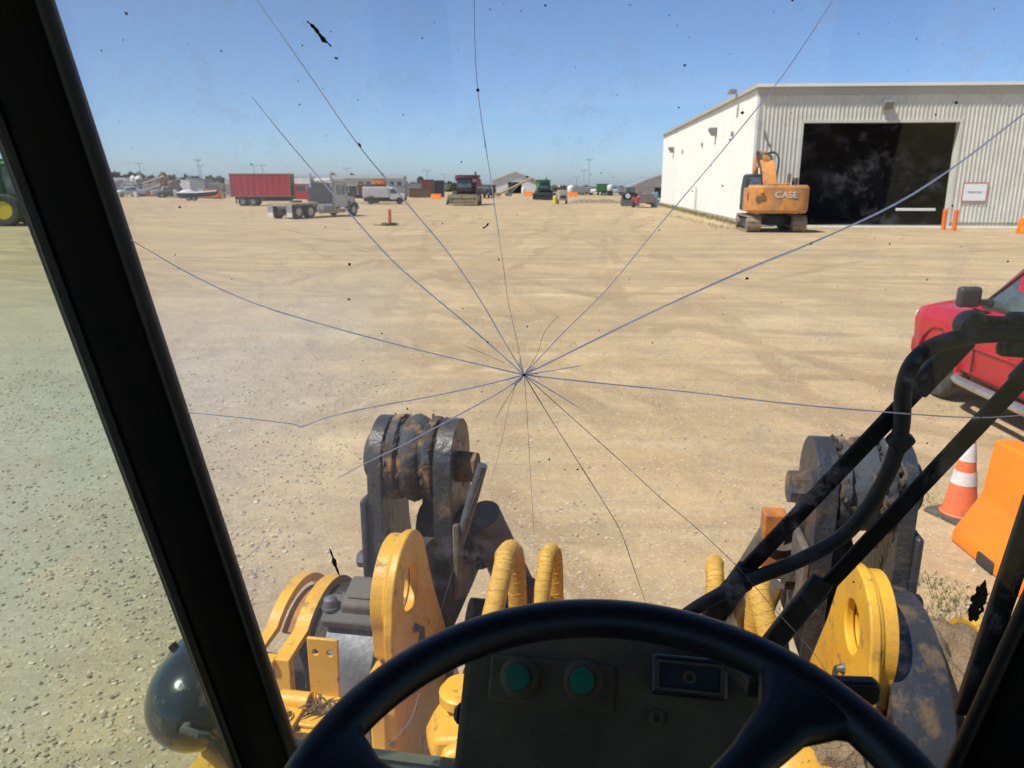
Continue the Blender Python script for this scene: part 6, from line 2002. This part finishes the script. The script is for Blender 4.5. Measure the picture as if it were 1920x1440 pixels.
# --- small things right of it
p = far(1041, 382)
t = thing('marker_drum', 'yellow plastic drum left of the silver generator', 'drum', p)
part('drum_body', MB().lathe([(0, .30), (.3, .33), (.32, .30), (.65, .30), (.67, .33), (1.0, .30)], (0, 0, 0), 'z', 18), 'far_yellow', t)
part('handle', MB().b2(-.15, .15, -.04, .04, 1.0, 1.12), 'far_yellow', t)
p = far(1054, 382.5)
t = thing('generator', 'silver trailer generator with an amber beacon', 'generator', p, R(6))
part('housing', MB().b2(-.55, .55, -.8, .8, .45, 1.75), 'far_silver', t, bevel=.06)
part('louvre', MB().b2(-.4, .4, -.83, -.802, .7, 1.1), 'far_dark', t)
part('mast', MB().cyl((-.4, 0, 1.75), (-.4, 0, 2.1), .04, n=8), 'far_dark', t)
part('beacon', MB().lathe([(2.1, .14), (2.3, .13), (2.38, .06)], (-.4, 0, 0), 'z', 14), 'amber', t)
for sx in (-1, 1):
    add_wheel(t, sx * .55, .1, .32, .2, 'far_silver')
poly_tank('round white tank right of the silver generator', far(1070, 363.8), .85, 2.0)
barrier('orange plastic barrier under the round white tank', tuple(far(1074, 368.3)), R(90), L_=1.9)
box_trailer('flat_wagon', 'low grey wagon with a white load right of the round tank', 'wagon', far(1089, 366), R(90), 4.0, 2.0, .5, 1.6, 'far_grey', roof='far_white', win=False)
tipper('green tipper lorry under the tall light mast', far(1105, 365), R(175), 'far_green', 'far_dark', .62)
pickup('white pickup between the mast and the green trailer', tuple(far(1113, 365.5)), R(170), 'far_white', False)
box_trailer('green_trailer', 'green box trailer with a dark base beside the white dome tank', 'trailer', far(1130, 366.5), R(90), 2.7, 2.2, .9, 2.35, 'far_green', win=False)
poly_tank('white dome tank on a stand right of the green trailer', far(1143.5, 367), .62, 1.25, legs=1.0)
pickup('teal pickup at the right of the white dome tank', tuple(far(1155, 365.5)), R(172), 'far_teal', False)
box_trailer('grey_trailer', 'grey trailer at the end of the far row before the black loader', 'trailer', far(1166, 366), R(90), 1.9, 2.2, .6, 1.9, 'far_grey', win=False)
# low bank of dirt
def mound(name, label, px0, px1, py, h, m):
    rnd = random.Random(4)
    a, b = far(px0, py), far(px1, py)
    n, k = 60, 7
    vs, fs = [], []
    for i in range(n + 1):
        c = a.lerp(b, i / n)
        hh = h * (.6 + .4 * rnd.random()) * min(1, 4 * min(i, n - i) / n + .02)
        for j in range(k):
            u = j / (k - 1) * 2 - 1
            vs.append((c.x + rnd.uniform(-.05, .05), c.y + u * 2.6 + rnd.uniform(-.1, .1), max(-.05, hh * (1 - u * u) + rnd.uniform(-.04, .04)) - .02))
    for i in range(n):
        for j in range(k - 1):
            q = i * k + j
            fs.append((q, q + k, q + k + 1, q + 1))
    o_ = part(name, MB().add(vs, fs), m, None, smooth=180)
    tag(o_, label, 'bank', None, 'structure')
mound('dirt_bank', 'low bank of brown dirt across the far yard', 1062, 1172, 380, .55, paint('bank_dirt', (.27, .20, .125)))
# --- in front of the white shed wall
p = far(1180, 386)
t = thing('skid_loader', 'small black skid loader with a white panel', 'skid loader', p, R(178))
part('body', MB().b2(-.85, .85, -1.3, .6, .5, 1.5), 'far_dark', t, bevel=.06)
part('cage', MB().b2(-.55, .55, -.5, .65, 1.5, 2.15), 'dark_glass', t, bevel=.05)
part('panel', MB().lathe([(.70, .28), (.72, .28)], (.3, 0, 1.15), 'y', 20), 'far_white', t)
part('lift_arm', MB().b2(-.95, -.8, -1.2, 1.3, 1.2, 1.4).b2(.8, .95, -1.2, 1.3, 1.2, 1.4), 'far_dark', t)
part('bucket', MB().prism([(1.2, .05), (2.0, .05), (1.35, .7), (1.2, .7)], -.95, .95, 'x'), 'far_dark', t)
for sx in (-1, 1):
    for y in (-.75, .3):
        add_wheel(t, sx * .8, y, .38, .3, 'far_grey')
p = far(1206, 389)
t = thing('tip_trailer', 'red tip trailer with a grey ramp at the corner of the white wall', 'trailer', p, R(184))
part('box', MB().prism([(-1.6, .5), (1.3, .5), (1.5, 1.1), (-1.6, 1.1)], -1.0, 1.0, 'x'), 'far_red', t, bevel=.03)
part('ramp', MB().box((0, 1.55, 1.05), (1.7, .08, .95), rx=R(-12)), 'far_grey', t)
part('ram_post', MB().b2(-.1, .1, -1.9, -1.65, .4, 1.7), 'far_red', t)
for sx in (-1, 1):
    add_wheel(t, sx * 1.1, -.2, .4, .28, 'far_dark')
p = far(1231, 389)
t = thing('blue_drum', 'light blue drum touching the corner of the white shed wall', 'drum', (p.x - .25, p.y, 0))
part('drum_body', MB().lathe([(0, .36), (.5, .39), (.53, .36), (1.05, .36), (1.08, .39), (1.6, .35), (1.62, .1)], (0, 0, 0), 'z', 20), 'far_blue', t)
part('bung', MB().lathe([(1.62, .06), (1.68, .06)], (.18, 0, 0), 'z', 10), 'far_white', t)
p = far(1222, 372)
t = thing('quonset_shed', 'grey roofed shed half hidden by the big white wall', 'shed', (p.x + 3.2, p.y + 4, 0), R(-3))
part('wall', MB().b2(-6, 8, 0, 12, 0, 2.0), 'far_pale', t)
part('roof', MB().prism([(-6.6, 1.9), (-3.5, 3.2), (0, 4.3), (4, 5.1), (8, 5.4), (8, 1.9)], -.4, 12.4, 'y'), 'roof_grey', t)
part('door', MB().b2(-2, 1, -.05, .02, 0, 1.8), 'far_dark', t)
crate_stack('dark stacked tyres between the red tip trailer and the blue drum', far(1223, 383), R(0), 2, 2, 'far_dark', (.75, .75, .55))
# --- orange marker post in a tuft of grass
p = far(731, 423)
t = thing('marker_post', 'orange marker post in a grass tuft on the open yard', 'post', p)
part('post', MB().cyl((0, 0, -.1), (0, 0, .98), .11, n=14), paint('post_orange', (.62, .17, .10)), t)
part('cap', MB().lathe([(.98, .115), (1.03, .10), (1.05, .02)], (0, 0, 0), 'z', 14), 'post_orange', t)
weeds('grass_tuft', 'tuft of grass around the orange marker post', [(p.x, p.y, .55, 220, .22), (p.x - .5, p.y, .6, 90, .12)], 8)
pa = [far(1260 + k * 9, 402 + k * 2.1) for k in range(14)]
weeds('dry_grass_strip', 'thin dry grass on the dirt near the white shed wall', [(q.x - .5, q.y, .7, 26, .12) for q in pa], 12)
# --- light masts
for i, (px, top, dist, hd, lb) in enumerate([
    (265, 308, 250, 2, 'thin light mast over the left camper row'), (375, 303, 240, 4, 'light mast with four heads above the white box van'), (379, 312, 250, 2, 'shorter light mast just right of the four-headed one'),
    (478, 312, 240, 3, 'light mast rising behind the red lorry box, left of a pair'), (494, 312, 240, 3, 'light mast rising behind the red lorry box, right of a pair'),
    (651, 317, 240, 3, 'slim light mast over the long warehouse'), (801, 321, 230, 3, 'light mast over the maroon container'), (833, 327, 250, 1, 'thin mast just left of the red combine'),
    (1081, 332, 260, 2, 'shortest light mast of the three right of the gable shed'), (1094.5, 321, 250, 3, 'middle light mast of the three right of the gable shed'), (1104, 302, 235, 4, 'tallest light mast with wide heads on the far yard'), (1206, 333, 240, 2, 'light mast behind the grey roofed shed')]):
    yard_light(lb, px, top, dist, hd)
# --- single trees poking above the warehouse roof
def small_tree(label, px, top, dist, w_):
    d = ray(px, 342)
    q = d * (dist / d.y)
    gz = ground_height(q.x, q.y)
    h = EYE + (342 - top) / FPX * dist - gz
    t = thing('tree', label, 'tree', (q.x, q.y, gz), 0, 'small trees behind the warehouse')
    part('trunk', MB().tube([(0, 0, 0), (.1, 0, h * .4), (0, .1, h * .75)], [.28, .2, .08], 8), 'far_brown', t)
    rnd = random.Random(int(px))
    mb = MB()
    for _ in range(420):
        a, b, r_ = rnd.uniform(0, 6.28), rnd.uniform(-1, 1), rnd.random() ** .4
        c = Vector((math.cos(a) * (1 - b * b) ** .5 * w_ * r_, math.sin(a) * (1 - b * b) ** .5 * w_ * r_, h * .72 + b * h * .27 * r_))
        s_ = rnd.uniform(.12, .32)
        u = Vector((rnd.uniform(-1, 1), rnd.uniform(-1, 1), rnd.uniform(-1, 1))).normalized() * s_
        v = u.cross(Vector((rnd.uniform(-1, 1), rnd.uniform(-1, 1), 1))).normalized() * s_
        mb.add([c - u, c + v, c + u, c - v], [(0, 1, 2, 3)])
    part('crown', mb, 'far_leaves', t, smooth=0, fix=False)
for px, top, w_, lb in ((624, 324, 1.2, 'round tree above the warehouse, left one'), (661, 325, 1.0, 'round tree above the warehouse, beside the slim mast'), (718, 326, .8, 'small tree at the right end of the warehouse'), (788, 331, 1.1, 'low tree behind the maroon container'), (410, 330, 1.6, 'broad bare tree left of the red lorry')):
    small_tree(lb, px, top, 255, w_)
